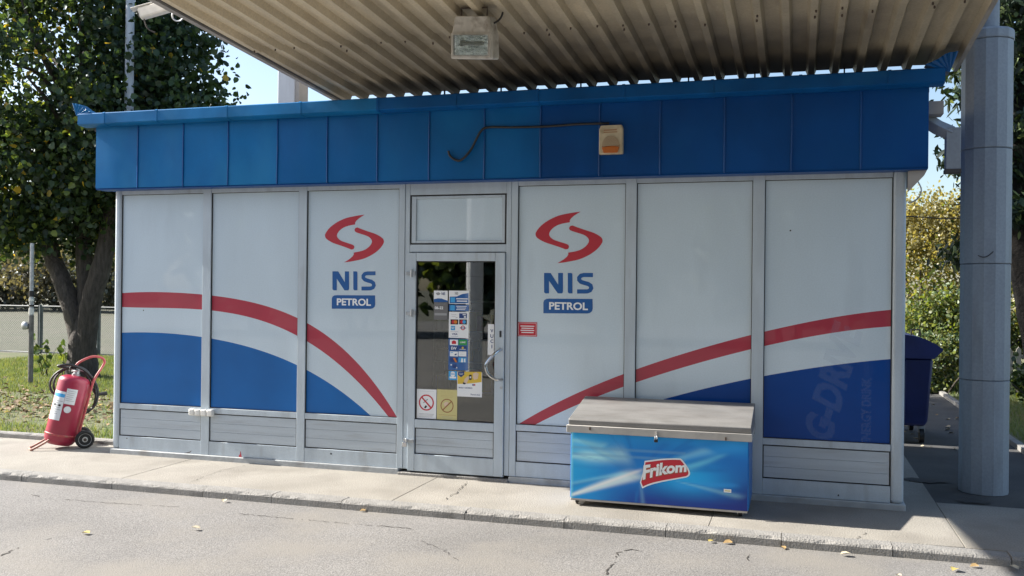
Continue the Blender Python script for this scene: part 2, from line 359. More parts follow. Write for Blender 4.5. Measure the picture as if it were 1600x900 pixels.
# pavement in poured bays, joints recessed
pav = sheet('pavement', 'kerb', -30, 40, -1.03, .40, -.05)
xs = [-30, -22, -14, -9, -6.2, -3.9, -1.75, .95, 3.55, 6.05, 7.75, 10.5, 13, 18, 26, 40]
for a, b in zip(xs[:-1], xs[1:]):
    MB().box(a+.002, b-.002, -1.018, .40, -.06, random.uniform(-.002, .001)).build('paving_bay', 'pavement', pav, bevel=.003)
MB().box(-.02, 7.75, .401, 3.3, -.05, -.003).build('floor_slab', 'pavement', pav)
for pts, wd in [([(300, 752), (345, 735), (405, 722)], .003), ([(690, 783), (715, 768), (730, 752)], .004), ([(1340, 842), (1352, 832)], .004)]:
    crack(pts, wd, pav, .004)
for cx_, cy_, r_ in ((7.75, 1.35, .22), (8.05, .55, .17), (8.75, .75, .30), (7.62, 2.9, .2)):
    b = MB(); n_ = 22; b.add([(cx_+r_*random.uniform(.55, 1.1)*cos(2*pi*i/n_), cy_+.6*r_*random.uniform(.55, 1.1)*sin(2*pi*i/n_), .0035) for i in range(n_)], [tuple(range(n_))]); b.build('oil_stain', 'stain', pav)
# grass area's edging and kerb
def kerb_piece(L, wd, h, seedv, chip=.006):
    r = random.Random(seedv); n = max(4, int(L/.07)); vs, fs = [], []
    prof = lambda: [(0, -h), (0, -.018), (.004, -.007), (.016, 0), (wd*.5, .001), (wd, 0), (wd, -h)]
    for i in range(n+1):
        x = L*i/n; e = r.uniform(0, chip) if 0 < i < n else chip
        big = chip*2.2 if r.random() < .12 else 0
        for k, (y, z) in enumerate(prof()):
            q = (e+big) if k in (2, 3) else 0
            vs.append((x, y+q*.9*(k == 2)+q*1.3*(k == 3), z-q*.6*(k == 2)))
    m = len(prof())
    for i in range(n):
        for k in range(m-1): fs.append((i*m+k, (i+1)*m+k, (i+1)*m+k+1, i*m+k+1))
    fs += [tuple(range(m)), tuple(range(n*m+m-1, n*m-1, -1))]
    b = MB(); b.add(vs, fs); return b
kerb = bpy.data.objects.new('kerb', None); C.objects.link(kerb); tag(kerb, kind='structure')
jx = [-9, -7.96, -6.95, -5.9, -4.95, -3.95, -2.93, -1.95, -.98, .01, .98, 1.9, 2.55, 3.18, 4.23, 5.01, 5.76, 6.56, 7.28, 8.0, 8.9, 9.9, 10.9, 11.9]
for i, (a, b) in enumerate(zip(jx[:-1], jx[1:])):
    o = kerb_piece(b-a-.005, .155, .12, i).build('kerb_stone', 'kerb', kerb, smooth=False)
    o.location = (a+.0025, -1.178+random.uniform(-.003, .003), .003+random.uniform(-.002, .002))
    if a == 7.28: o.rotation_euler.y = radians(.5)
edging = bpy.data.objects.new('grass_edging', None); C.objects.link(edging); tag(edging, kind='structure')
for i in range(12):
    a = -.06-(i+1)*1.0
    if i == 0: continue
    o = kerb_piece(.985, .08, .15, 50+i, .005).build('edging_stone', 'kerb', edging, smooth=False); o.location = (a+1-1, .405+random.uniform(-.006, .006), .058+random.uniform(-.006, .006))
o = kerb_piece(.985, .08, .15, 91, .006).build('edging_stone', 'kerb', edging, smooth=False); o.location = (-1.06, .405, .05)
lawn = sheet('lawn', 'grass_soil', -60, 7.3, .48, 10.75, .012, 120, 24, .012)
lawn2 = sheet('lawn', 'grass_soil', 9.02, 60, .9, 30, .012, 50, 30, .012)
MB().box(-60, -.021, .404, .48, -.16, -.004).build('soil_strip', 'grass_soil', lawn)
path = sheet('path', 'path', 7.3, 9.02, .402, 9.6, -.006)
lawn3 = sheet('lawn', 'grass_soil', -7, 9.02, 9.6, 30, .008, 30, 12, .01)
for i in range(9):
    o = kerb_piece(.94, .10, .12, 70+i, .008).build('path_edging_stone', 'kerb', edging, smooth=False)
    o.rotation_euler.z = pi/2; o.location = (9.10, 1.2+i*.95, .05)

# ------------------------------------------------------------------ foliage helpers
LEAF = np.array([(0, 0, 0), (.22, .40, .10), (.62, .36, .09), (1, 0, -.05), (.62, -.36, .09), (.22, -.40, .10)])
def leaf_arrays(cent, size, droop=.4, shape=LEAF):
    n = len(cent); t = rng.normal(size=(n, 3)); t[:, 2] -= droop*1.5; t /= np.linalg.norm(t, axis=1)[:, None]
    a = rng.normal(size=(n, 3)); b = np.cross(t, a); b /= np.linalg.norm(b, axis=1)[:, None]; c = np.cross(t, b)
    s = rng.uniform(size[0], size[1], n)[:, None, None]
    return cent[:, None, :]+s*(shape[None, :, 0:1]*t[:, None]+shape[None, :, 1:2]*b[:, None]+shape[None, :, 2:3]*c[:, None])
def leaf_mesh(name, V, mats, wts, fquads=((0, 1, 2, 3), (0, 3, 4, 5)), mi=None):
    n, k = V.shape[:2]; me = bpy.data.meshes.new(name); q = len(fquads)
    base = (np.arange(n)*k)[:, None, None]; F = (base+np.array(fquads)[None]).reshape(-1)
    fl = len(fquads[0])
    me.vertices.add(n*k); me.vertices.foreach_set('co', V.reshape(-1).astype(np.float32))
    me.loops.add(len(F)); me.loops.foreach_set('vertex_index', F.astype(np.int32))
    me.polygons.add(n*q); me.polygons.foreach_set('loop_start', (np.arange(n*q)*fl).astype(np.int32))
    if mi is None: mi = rng.choice(len(mats), n, p=np.array(wts)/sum(wts))
    for m in mats: me.materials.append(MT[m])
    me.polygons.foreach_set('material_index', np.repeat(mi, q).astype(np.int32)); me.update(calc_edges=True); me.validate()
    return me
def clumps(blobs, nclump, per, spread, zmin=None):
    """leaf positions gathered in clumps inside ellipsoids (cx,cy,cz,rx,ry,rz,weight)"""
    W = np.array([b[6] for b in blobs], float); W /= W.sum(); out = []
    for i in rng.choice(len(blobs), nclump, p=W):
        b = blobs[i]; d = rng.normal(size=3); d /= np.linalg.norm(d); c = np.array(b[:3])+d*rng.uniform(.25, 1)**.45*np.array(b[3:6])
        k = int(per*rng.uniform(.5, 1.4)); p = c+rng.normal(size=(k, 3))*spread*np.array([1, 1, .75]); out.append(p)
    p = np.concatenate(out)
    if zmin is not None: p = p[p[:, 2] > zmin+rng.uniform(-.2, .3, len(p))]
    return p
def part_mesh(name, me, parent, kind=None):
    o = bpy.data.objects.new(name, me); C.objects.link(o); o.parent = parent
    if kind: o['kind'] = kind
    return o
def limb(path, radii, n=10, jit=.06):
    P = bez(path, 5); k = len(P); R = np.interp(np.linspace(0, 1, k), np.linspace(0, 1, len(radii)), radii).tolist()
    jt = [[random.uniform(1-jit, 1+jit) for _ in range(n)] for _ in range(k)]
    return P, R, n, (lambda i, j: jt[i][j])
def put_limb(b, path, radii, n=10, jit=.06):
    P, R, n, fn = limb(path, radii, n, jit); b.tube(P, R, n, rfn=fn)

# ================================================================== KIOSK
kiosk = thing('petrol_station_kiosk', 'low grey aluminium petrol station kiosk with blue metal fascia and white printed windows', 'kiosk', (0, 0, 0))
K = kiosk
HT, DEP, WD = 2.685, 3.2, 7.466
FZ0, FZ1 = .512, 2.625                       # film bottom and top
bays = [(.079, 1.042), (1.135, 2.100), (2.185, 3.137), (4.278, 5.240), (5.333, 6.295), (6.390, 7.368)]
# mullions (front face Y=0) and rails between them
for x0, x1, y0 in [(.0, .079, -.004), (1.042, 1.135, 0), (2.100, 2.185, 0), (3.137, 3.196, 0), (3.200, 3.244, .004), (4.172, 4.216, .004), (4.220, 4.278, 0), (5.240, 5.333, 0), (6.295, 6.390, 0), (7.368, WD, -.004)]:
    MB().box(x0, x1, y0, .06, .052, HT).build('mullion', 'alu', K, bevel=.028 if x0 in (0., 7.368) else .003, seg=4)
for x0, x1 in bays:
    MB().box(x0+.001, x1-.001, .003, .06, FZ1, HT).build('head_rail', 'alu', K, bevel=.003)
    MB().box(x0+.001, x1-.001, .003, .06, .458, FZ0).build('sill_rail', 'alu', K, bevel=.003)
    MB().box(x0+.001, x1-.001, .003, .06, .052, .182).build('bottom_rail', 'alu', K, bevel=.003)
MB().box(3.245, 4.171, .005, .06, 2.562, HT).build('head_rail', 'alu', K, bevel=.003)
MB().box(3.245, 4.171, .005, .06, 2.04, 2.108).build('transom_rail', 'alu', K, bevel=.003)
MB().box(-.015, 3.16, -.018, .3, -.02, .05).build('plinth', 'plinth', K, bevel=.008)
MB().box(4.22, WD+.015, -.018, .3, -.02, .05).build('plinth', 'plinth', K, bevel=.008)
MB().box(3.16, 4.22, -.03, .3, -.02, .024).build('threshold', 'kerb', K, bevel=.005)
# shell
MB().box(.004, .05, .062, DEP, .05, 3.25).build('side_wall', 'alu', K)
MB().box(WD-.05, WD-.004, .062, DEP, .05, 3.25).build('side_wall', 'alu', K)
MB().box(.05, WD-.05, DEP-.06, DEP, .05, 3.25).build('rear_wall', 'dark', K)
MB().box(.05, WD-.05, .30, DEP-.06, .0, .03).build('floor', 'floor_in', K)
MB().box(.05, WD-.05, .063, DEP-.06, 2.70, 2.74).build('ceiling', 'dark', K)
MB().box(-.14, WD+.14, -.14, DEP+.12, 3.255, 3.30).build('roof', 'roof', K)
MB().box(3.9, 6.6, 1.5, 2.0, .03, 1.0).build('shop_counter', 'dark', K)
# rack of goods faintly seen through the door
rk = MB()
for z in (.5, .85, 1.2, 1.55): rk.box(2.6, 3.8, 2.3, 2.6, z, z+.02)
rk.box(2.58, 2.60, 2.3, 2.6, .03, 1.7).box(3.8, 3.82, 2.3, 2.6, .03, 1.7); rk.build('shop_rack', 'steel', K)
for z in (.52, .87, 1.22):
    gd = MB(); x = 2.62
    while x < 3.7:
        wq = random.uniform(.06, .12); gd.box(x, x+wq-.01, 2.31, 2.5, z, z+random.uniform(.12, .26), random.randrange(4)); x += wq
    gd.build('goods', ['printred', 'yellow', 'green', 'white'], K)

# window prints --------------------------------------------------------
def curve(pts, deg):
    P = [xz(x, y, .022) for x, y in pts]; return np.polyfit([p[0] for p in P], [p[1] for p in P], deg)
LRT = curve([(188, 458), (250, 457), (315, 460), (330, 461), (400, 474), (463, 495), (480, 507), (540, 548), (590, 605), (619, 650)], 4)
LRB = curve([(188, 480), (250, 480), (315, 483), (330, 487), (400, 500), (463, 520), (480, 534), (540, 580), (580, 620), (607, 650)], 4)
LBT = curve([(187, 520), (250, 520), (313, 526), (327, 529), (400, 545), (463, 570), (477, 577), (520, 603), (560, 632), (579, 650)], 4)
RRT = curve([(808, 664), (860, 635), (900, 614), (973, 586), (995, 577), (1080, 548), (1172, 524), (1192, 519), (1290, 498), (1393, 484)], 4)
RRB = curve([(835, 664), (860, 652), (920, 625), (973, 605), (990, 598), (1080, 571), (1172, 546), (1192, 541), (1290, 522), (1393, 510)], 4)
RBT = curve([(1056, 620), (1080, 611), (1120, 602), (1172, 593), (1192, 588), (1290, 572), (1391, 561)], 2)
def film(x0, x1, curves):
    b = MB(); n = 48; X = np.linspace(x0, x1, n+1)
    ev = [np.clip(np.polyval(c, X), FZ0, FZ1) for c in curves]     # blue top, red bottom, red top
    if curves[0] is RBT: ev[0] = np.where(X < 5.55, FZ0, ev[0])
    ev[1] = np.maximum(ev[1], ev[0]); ev[2] = np.maximum(ev[2], ev[1])
    rows = [np.full(n+1, FZ0), ev[0], ev[1], ev[2], np.full(n+1, FZ1)]
    for lo, hi, mi in zip(rows[:-1], rows[1:], (2, 0, 1, 0)):
        for i in range(n):
            if hi[i]-lo[i] < 1e-5 and hi[i+1]-lo[i+1] < 1e-5: continue
            b.add([(X[i], .022, lo[i]), (X[i+1], .022, lo[i+1]), (X[i+1], .022, hi[i+1]), (X[i], .022, hi[i])], [(0, 1, 2, 3)], mi)
    b.box(x0, x1, .0222, .03, FZ0, FZ1, 0)
    return b
def gasket(x0, x1, z0, z1, t=.006, y=.010):
    b = MB(); b.box(x0, x0+t, y, .03, z0, z1).box(x1-t, x1, y, .03, z0, z1).box(x0+t, x1-t, y, .03, z1-t, z1).box(x0+t, x1-t, y, .03, z0, z0+t); return b
wins = []
for i, (x0, x1) in enumerate(bays):
    wn = gasket(x0+.001, x1-.001, FZ0+.001, FZ1-.001, .0045).build('window', 'gasket', K)
    p = film(x0+.0062, x1-.0062, (LBT, LRB, LRT) if i < 3 else (RBT, RRB, RRT)).build('window_pane', ['film', 'filmred', 'filmblue' if i < 3 else 'filmshade'], wn, smooth=False)
    wins.append(wn)
    kp = gasket(x0+.001, x1-.001, .183, .457, .007, .008); kp.box(x0+.008, x1-.008, .034, .04, .19, .45); kp = kp.build('kick_panel', 'gasket', K)
    zz = [.191, .277, .363, .449]
    for a, c in zip(zz[:-1], zz[1:]):
        MB().box(x0+.009, x1-.009, .012, .033, a+.0006, c-.0006).build('slat', 'slat', kp, bevel=.0016)
# faint energy drink lettering behind the last window
gw = wins[5]; b = MB()
O = Vector((*xz(1272, 683, .021),)); E = Vector((*xz(1322, 508, .021),)); dv = E-O; Ln = dv.length; dv.normalize(); nv = Vector((dv.y, -dv.x))
def ghost_map(a, c):
    q = O+dv*(a*Ln)+nv*(.02+.24*(1-c)-.12)+dv*(.0); q = q+dv*((c-.5)*.05)
    return (q.x, .0205, q.y)
b.text('G-DRIVE', lambda a, c: ghost_map(a, c), 0, .045)
b.build('lettering', 'ghost', gw, smooth=False); b = MB()
xa, za = xz(1345, 693, .021); xb, zb = xz(1362, 590, .021)
b.text('ENERGY DRINK', lambda a, c: (xb-(xb-xa)*c, .0205, za+(zb-za)*a), 0, .03)
b.build('lettering', 'ghost', gw, smooth=False)

# company emblem -------------------------------------------------------
SW = [(450, 77), (410, 82), (370, 89), (300, 105), (230, 138), (175, 180), (145, 220), (139, 243), (152, 268), (200, 297), (260, 318), (310, 336), (345, 350), (360, 347), (368, 332), (360, 315), (320, 300), (270, 283), (243, 264), (232, 240), (245, 210), (280, 180), (325, 163), (375, 154), (374, 140), (384, 124), (405, 105), (428, 90)]
SW = SW[:1]+bez(SW[1:13], 3)+bez(SW[13:24], 3)+SW[24:]
NN = [[(197, 520), (242, 520), (294, 605), (294, 520), (327, 520), (327, 655), (322, 668), (291, 668), (231, 577), (231, 668), (206, 668), (197, 660)], [(360, 520), (385, 520), (392, 527), (392, 668), (369, 668), (360, 660)]]
def ribbon(pts, hw):
    P = [Vector(p) for p in pts]; A, B = [], []
    for i in range(len(P)):
        d = (P[min(i+1, len(P)-1)]-P[max(i-1, 0)]).normalized(); n = Vector((-d.y, d.x)); A.append(tuple(P[i]+n*hw)); B.append(tuple(P[i]-n*hw))
    return A+B[::-1]
SS = ribbon([(533, 535), (500, 535), (470, 535), (450, 540), (438, 555), (438, 570), (450, 584), (475, 593), (500, 600), (517, 612), (521, 630), (513, 646), (495, 653), (470, 654), (424, 654)], 15)
PILL = [(192, 812), (192, 735), (197, 718), (212, 708), (232, 706), (530, 708), (531, 778), (526, 797), (512, 809), (494, 813)]
def emblem(wn, fx):
    def F(p, Y): x, z = fx(p); return (x, z)
    b = MB(); Y = .0205
    b.flat([fx(p) for p in SW], Y, 0); b.flat([fx((738-p[0], 527-p[1])) for p in SW], Y, 0)
    b.build('logo', 'logored', wn, smooth=False)
    b = MB()
    for q in NN+[SS]: b.flat([fx(p) for p in q], Y, 0)
    b.flat([fx(p) for p in PILL], Y, 0)
    x0, z1 = fx((232, 730)); x1, z0 = fx((498, 790))
    b.text('PETROL', box_text(x0, x1, z0, z1, Y-.0007), 1, .03)
    b.build('lettering', ['logoblue', 'white'], wn, smooth=False)
def fxl(p): return xz(480+p[0]/5, 320+p[1]/5, .0205)
emblem(wins[2], fxl)
a0, a1 = fxl((450, 77)), fxl((192, 812)); b0, b1 = xz(907.5, 330.7, .0205), xz(849, 489.5, .0205)
def fxr(p):
    x, z = fxl(p); sz = (b0[1]-b1[1])/(a0[1]-a1[1]); sx = (b0[0]-b1[0])/(a0[0]-a1[0]); return (b1[0]+(x-a1[0])*sx, b1[1]+(z-a1[1])*sz)
emblem(wins[3], fxr)
x0, z1 = xz(809, 503, .02); x1, z0 = xz(839, 526, .02)
b = MB(); b.rect(x0, x1, z0, z1, .0200, 0); t = .007
for r in ((x0+t, x1-t, z1-t-.003, z1-t), (x0+t, x1-t, z0+t, z0+t+.003), (x0+t, x0+t+.003, z0+t, z1-t), (x1-t-.003, x1-t, z0+t, z1-t)): b.rect(*r, .0194, 1)
for k in range(4):
    zc = z0+(z1-z0)*(.72-.15*k); b.rect(x0+.025+(k % 2)*.01, x1-.025-(k % 2)*.006, zc-.004, zc+.004, .0194, 1)
b.build('notice_sticker', ['printred', 'white'], wins[3], smooth=False)

# transom and door ------------------------------------------------------
tw = gasket(3.250, 4.166, 2.112, 2.558, .008, .006)
tw = tw.build('transom_window', 'gasket', K)
fr = MB(); fr.box(3.259, 3.303, .008, .05, 2.121, 2.549).box(4.126, 4.157, .008, .05, 2.121, 2.549).box(3.304, 4.125, .008, .05, 2.121, 2.145).box(3.304, 4.125, .008, .05, 2.525, 2.549)
fr.build('window_frame', 'alu', tw, bevel=.003)
MB().box(3.305, 4.124, .022, .03, 2.146, 2.524).build('window_pane', 'film', tw)
MB().box(3.245, 4.171, .02, .05, 2.558, 2.5615).build('head_strip', 'gasket', K)

d = MB(); DY = -.012                                                 # door leaf stands a little proud
d.box(3.249, 3.316, DY, .03, .04, 2.033).box(4.078, 4.166, DY, .03, .04, 2.033)
d.box(3.317, 4.077, DY+.001, .03, 1.957, 2.033).box(3.317, 4.077, DY+.001, .03, .436, .511).box(3.317, 4.077, DY+.001, .03, .04, .196)
door = d.build('door', 'alu', K, bevel=.004)
gk = gasket(3.317, 4.077, .512, 1.956, .008, 0.0); gk.box(3.317, 3.324, .0, .03, .197, .435).box(4.070, 4.077, .0, .03, .197, .435).box(3.324, 4.07, .0, .03, .197, .203).box(3.324, 4.07, .0, .03, .429, .435).build('door_gasket', 'gasket', door)
MB().box(3.326, 4.068, .010, .016, .521, 1.947).build('glass_pane', 'glass', door)
for a, c in ((.204, .279), (.279, .354), (.354, .428)):
    MB().box(3.325, 4.069, .003, .025, a+.0006, c-.0006).build('slat', 'slat', door, bevel=.0016)
for px, py in ((641, 427), (641, 489)):
    hx, hz = xz(px, py, -.03); h = MB()
    h.tube([(hx+.012, -.03, hz-.035), (hx+.012, -.03, hz+.035)], .012, 10).box(hx-.045, hx+.01, -.030, -.004, hz-.018, hz+.012).box(hx+.016, hx+.05, -.028, -.011, hz-.02, hz+.02)
    h.build('hinge', 'steel', door, bevel=.002)
hx, hz = xz(637, 690, -.03); h = MB(); h.box(hx-.04, hx+.055, -.028, -.012, hz-.008, hz+.02).tube([(hx-.01, -.035, hz+.002), (hx-.01, -.035, hz+.03)], .011, 8)
h.build('hasp', 'steel', door, bevel=.002)
h = MB(); h.box(hx-.045, hx-.005, -.05, -.03, hz-.045, hz-.005).tube(bez([(hx-.038, -.04, hz-.006), (hx-.038, -.04, hz+.015), (hx-.025, -.04, hz+.024), (hx-.012, -.04, hz+.015), (hx-.012, -.04, hz-.006)], 4), .004, 6)
h.build('padlock', 'chrome', door, bevel=.003)
# bow handle
q = [xz(783, 546, -.02), xz(772, 553, -.09), xz(759, 569, -.11), xz(762, 584, -.11), xz(774, 593, -.08), xz(785, 593, -.02)]
ys = [-.012, -.075, -.10, -.10, -.07, -.012]
MB().tube(bez([(a[0], y, a[1]) for a, y in zip(q, ys)], 8), .0135, 10).build('handle', 'chrome', door)
q2 = [(a[0]+.012, .028-y*.8, a[1]) for a, y in zip(q, ys)]
MB().tube(bez(q2, 6), .011, 8).build('inner_handle', 'printred', door)
kx, kz = xz(782, 522, DY); MB().box(kx-.008, kx+.008, DY-.006, DY+.002, kz-.028, kz+.028).build('keyhole', 'gasket', door, bevel=.002)
for px, py in ((781, 545), (783, 594), (783, 606)):
    kx, kz = xz(px, py, DY); MB().tube([(kx, DY-.006, kz), (kx, DY+.002, kz)], .012, 12).build('bolt', 'steel', door)
# stickers on the outside of the glass
GY = .0095
SM = ['white', 'logoblue', 'cyan', 'navy', 'printred', 'orange', 'green', 'yellow', 'paleyellow', 'brown', 'greyprint', 'smoke', 'skin', 'black']
W_, B_, CY, NV, RD, OR, GR, YE, PY, BR, GY_, SMK, SK, BK = range(14)
class St:
    def __init__(s): s.b = MB()
    def r(s, x0, y0, x1, y1, mi, l=0):
        a, c = xz(x0, y0, GY); e, f = xz(x1, y1, GY); s.b.rect(a, e, f, c, GY-.0007*l, mi); return s
    def p(s, pts, mi, l=1): s.b.flat([xz(x, y, GY) for x, y in pts], GY-.0007*l, mi); return s
    def c(s, x, y, r, mi, l=1, r2=0):
        a, c = xz(x, y, GY); k = (xz(x+1, y, GY)[0]-a); s.b.disc(a, c, r*k, GY-.0007*l, mi, 24, r2*k); return s
    def t(s, txt, x0, y0, x1, y1, mi, l=2, bold=.02):
        a, c = xz(x0, y0, GY); e, f = xz(x1, y1, GY); s.b.text(txt, box_text(a, e, f, c, GY-.0007*l), mi, bold); return s
    def lines(s, x0, y0, x1, n, dy, mi, l=2, h=.5):
        for i in range(n): s.r(x0+(i % 2)*.8, y0+i*dy, x1-((i*7) % 3), y0+i*dy+h, mi, l)
        return s
    def done(s, name='sticker'): return s.b.build(name, SM, door, smooth=False)
s = St().r(678, 454, 699.5, 472, W_).p([(678, 472), (678, 467.5), (684, 466.2), (690, 466.4), (699.5, 470), (699.5, 472)], B_).p([(681, 458), (685, 456.7), (688.5, 458.4), (686.5, 461), (683, 461.2)], GY_).t('NIS', 690, 456.7, 695.5, 461, NV).done()
s = St().r(678, 472.3, 699.5, 500, SMK).t('06-22', 679.5, 478.6, 692.5, 483.3, W_, 1, .03).lines(680, 473.6, 697, 2, 1.6, GY_, 1).r(679, 489, 698, 493, GY_, 1).done()
s = St().r(701.5, 454, 733, 475, W_).p([(702.5, 463.6), (714, 463.2), (722, 459.5), (732, 457.8), (732, 473.8), (702.5, 473.8)], B_).r(704, 464.5, 711, 472.5, CY, 2).lines(713, 466, 731, 2, 3.6, W_, 2, 1.8).t('NIS', 711, 456.2, 716, 460.5, GY_).done()
s = St().r(701.5, 476, 732.5, 486.5, B_).r(703.5, 477, 710.5, 485, CY, 1).lines(713, 478, 729, 3, 2.6, W_, 1, 1.3).done()
s = St().r(701.5, 487, 732, 528.5, W_).r(717.5, 489.5, 729.5, 497.5, NV, 1).r(723, 491, 728, 492.5, W_, 2).r(725, 494, 728, 496.5, W_, 2).r(704, 499, 716, 507, BK, 1).c(708.4, 503, 2.7, RD, 2).c(711.8, 503, 2.7, OR, 3)
s.r(717.5, 499, 729.5, 507, BK, 1).c(721.8, 503, 2.7, RD, 2).c(725.4, 503, 2.7, CY, 3).r(704.5, 509, 711, 516, CY, 1).lines(705, 511, 710, 2, 2, W_, 2, .8).c(723.3, 512.3, 3.4, RD, 1, 2.2).r(718.5, 511.8, 728.5, 513.2, NV, 2)
s.r(704, 518, 716, 518.6, NV, 1).t('VISA', 706, 520.3, 715, 523.6, NV, 1, .02).r(704, 525.3, 716, 525.9, NV, 1).r(712, 496, 715, 496.8, GY_, 1).lines(705, 491, 713, 2, 3, GY_, 1, .5).done()
s = St().r(701, 529, 731, 579, B_).r(703, 530.5, 715.5, 539.5, W_, 1).p([(706, 537.5), (706, 533.5), (709.3, 531.5), (712.7, 533.5), (712.7, 537.5)], RD, 2).r(716.5, 530.5, 729.5, 539.5, GR, 1).t('LIME', 719, 533.5, 727.5, 536.2, W_, 2)
s.r(703, 540.5, 715.5, 547.5, NV, 1).t('EW', 705, 541.7, 713.5, 546.5, W_, 2, .03).r(716.5, 540.5, 729.5, 547.5, NV, 1).c(723, 543.5, 1.6, YE, 2).r(718, 545.3, 728, 546.3, W_, 2).r(703, 549, 715.5, 557, W_, 1).p([(710, 555), (711, 553), (714, 552.5), (713, 555)], NV, 2).r(704, 550.4, 708, 551.4, CY, 2)
s.r(716.5, 549, 728.5, 557, W_, 1).lines(718, 551, 727, 2, 2.4, GY_, 2).r(703, 558.5, 715, 566.5, NV, 1).p([(708, 559.5), (711, 559), (714.5, 566), (711.5, 566)], OR, 2).r(716.5, 558.5, 728.5, 566.5, CY, 1).p([(721, 560), (723, 560), (724, 566), (720, 566)], W_, 2).p([(725, 561), (727, 560), (727.5, 566), (725, 566)], W_, 2).r(704, 569, 706, 571, W_, 1).r(712, 573.5, 714.5, 575.5, W_, 1).r(707, 569, 713, 575, NV, 1).done()
s = St().r(701, 579.5, 714, 594, CY).c(707.5, 584.5, 3.8, W_, 1).r(702.5, 588.2, 712.5, 591.5, W_, 1).r(703.2, 583.6, 712, 585.2, CY, 2).done()
s = St().r(714.5, 580.5, 753, 621, W_).p([(715, 600), (715, 581), (752.5, 581), (752.5, 597), (740, 598.5), (728, 599.5)], YE).p([(715.5, 581), (725.5, 581), (725.5, 585.5), (720.5, 589.5), (715.5, 585.5)], NV, 2).lines(717, 583, 724, 2, 1.8, W_, 3, .7)
s.p([(724, 599.5), (726, 592), (731, 587.5), (734, 589), (731.5, 594), (729, 599.5)], SK, 2).p([(739, 584), (744, 581.5), (748, 584), (746.5, 592), (741, 593.5), (739, 590)], SK, 2).p([(733, 585.5), (737, 585.5), (737, 593.5), (733, 593.5)], BK, 3).r(734, 588, 736.2, 591, W_, 4).p([(723.5, 597), (728, 598.5), (727, 600.5), (723.3, 600)], BK, 3)
s.r(738, 600.2, 740.3, 602.6, NV, 2).r(740.4, 600.2, 742.7, 602.6, RD, 2).t('BRZO I UDOBNO', 717, 604.5, 738, 607.5, NV, 2, .02).lines(717, 610, 734, 3, 1.8, CY, 2, .7).t('Petrol club', 735.5, 615, 750, 618.4, NV, 2, .0).done()
s = St().r(651.5, 607.5, 681.5, 655, W_).c(666.2, 629, 11.8, RD, 1, 9.8).p([(658.2, 621.2), (659.8, 619.8), (674.4, 636.6), (672.8, 638.2)], RD, 2).p([(662.5, 637), (665, 633.2), (667.6, 634.6), (665, 638.2)], BK, 1).p([(661, 629), (668, 623), (669, 624), (662, 630)], GY_, 1).lines(656, 611, 678, 1, 2, GY_, 1, .8).lines(655, 646.5, 678, 3, 2, GY_, 1, .7).done()
s = St().r(683, 608, 714, 657, PY).c(698.5, 634, 10.2, BR, 1, 8.8).p([(691.2, 640), (704.6, 626.8), (705.8, 628), (692.4, 641.2)], BR, 2).p([(693, 631), (696, 628), (700, 628), (701, 633), (696, 636)], SK, 1).lines(688, 612, 709, 5, 2, BR, 1, .8).r(686, 648, 712, 649, BR, 1).lines(690, 651, 708, 2, 2, GY_, 1, .6).done()
s = St().r(762.5, 506.5, 774.5, 555, W_)
for k, ch in enumerate('VUCI'): s.t(ch, 766.3 if ch != 'I' else 768, 514+k*8.2, 770.9 if ch != 'I' else 769.2, 519.6+k*8.2, NV, 1, .02)
s.done()

for q, sh_, mm in (((375, 712), [(-.02, -.03), (.0, -.035), (.012, -.03), (.016, .0), (.008, .03), (.002, .05), (-.004, .01), (-.014, .005)], 'logored'), ((517, 709), [(-.008, -.008), (.008, -.008), (.010, .004), (.0, .010), (-.009, .004)], 'gasket'), ((198, 685), [(-.008, -.004), (.006, -.005), (.008, .004), (-.006, .005)], 'rust'), ((1310, 774), [(-.006, -.007), (.007, -.007), (.004, .007), (-.005, .006)], 'gasket'), ((290, 708), [(-.06, -.012), (.0, -.006), (.05, .008), (.07, .03), (.04, .014), (-.01, .0)], 'rust'), ((1235, 360), [(-.007, -.005), (.006, -.006), (.006, .005), (-.005, .006)], 'gasket'), ((222, 485), [(-.006, -.005), (.006, -.006), (.006, .005), (-.005, .006)], 'gasket')):
    mx_, mz_ = xz(*q, 0); MB().flat([(mx_+a, mz_+c) for a, c in sh_], .0025 if mz_ < .4 else .0215, 0).build('paint_mark', mm, K, smooth=False)
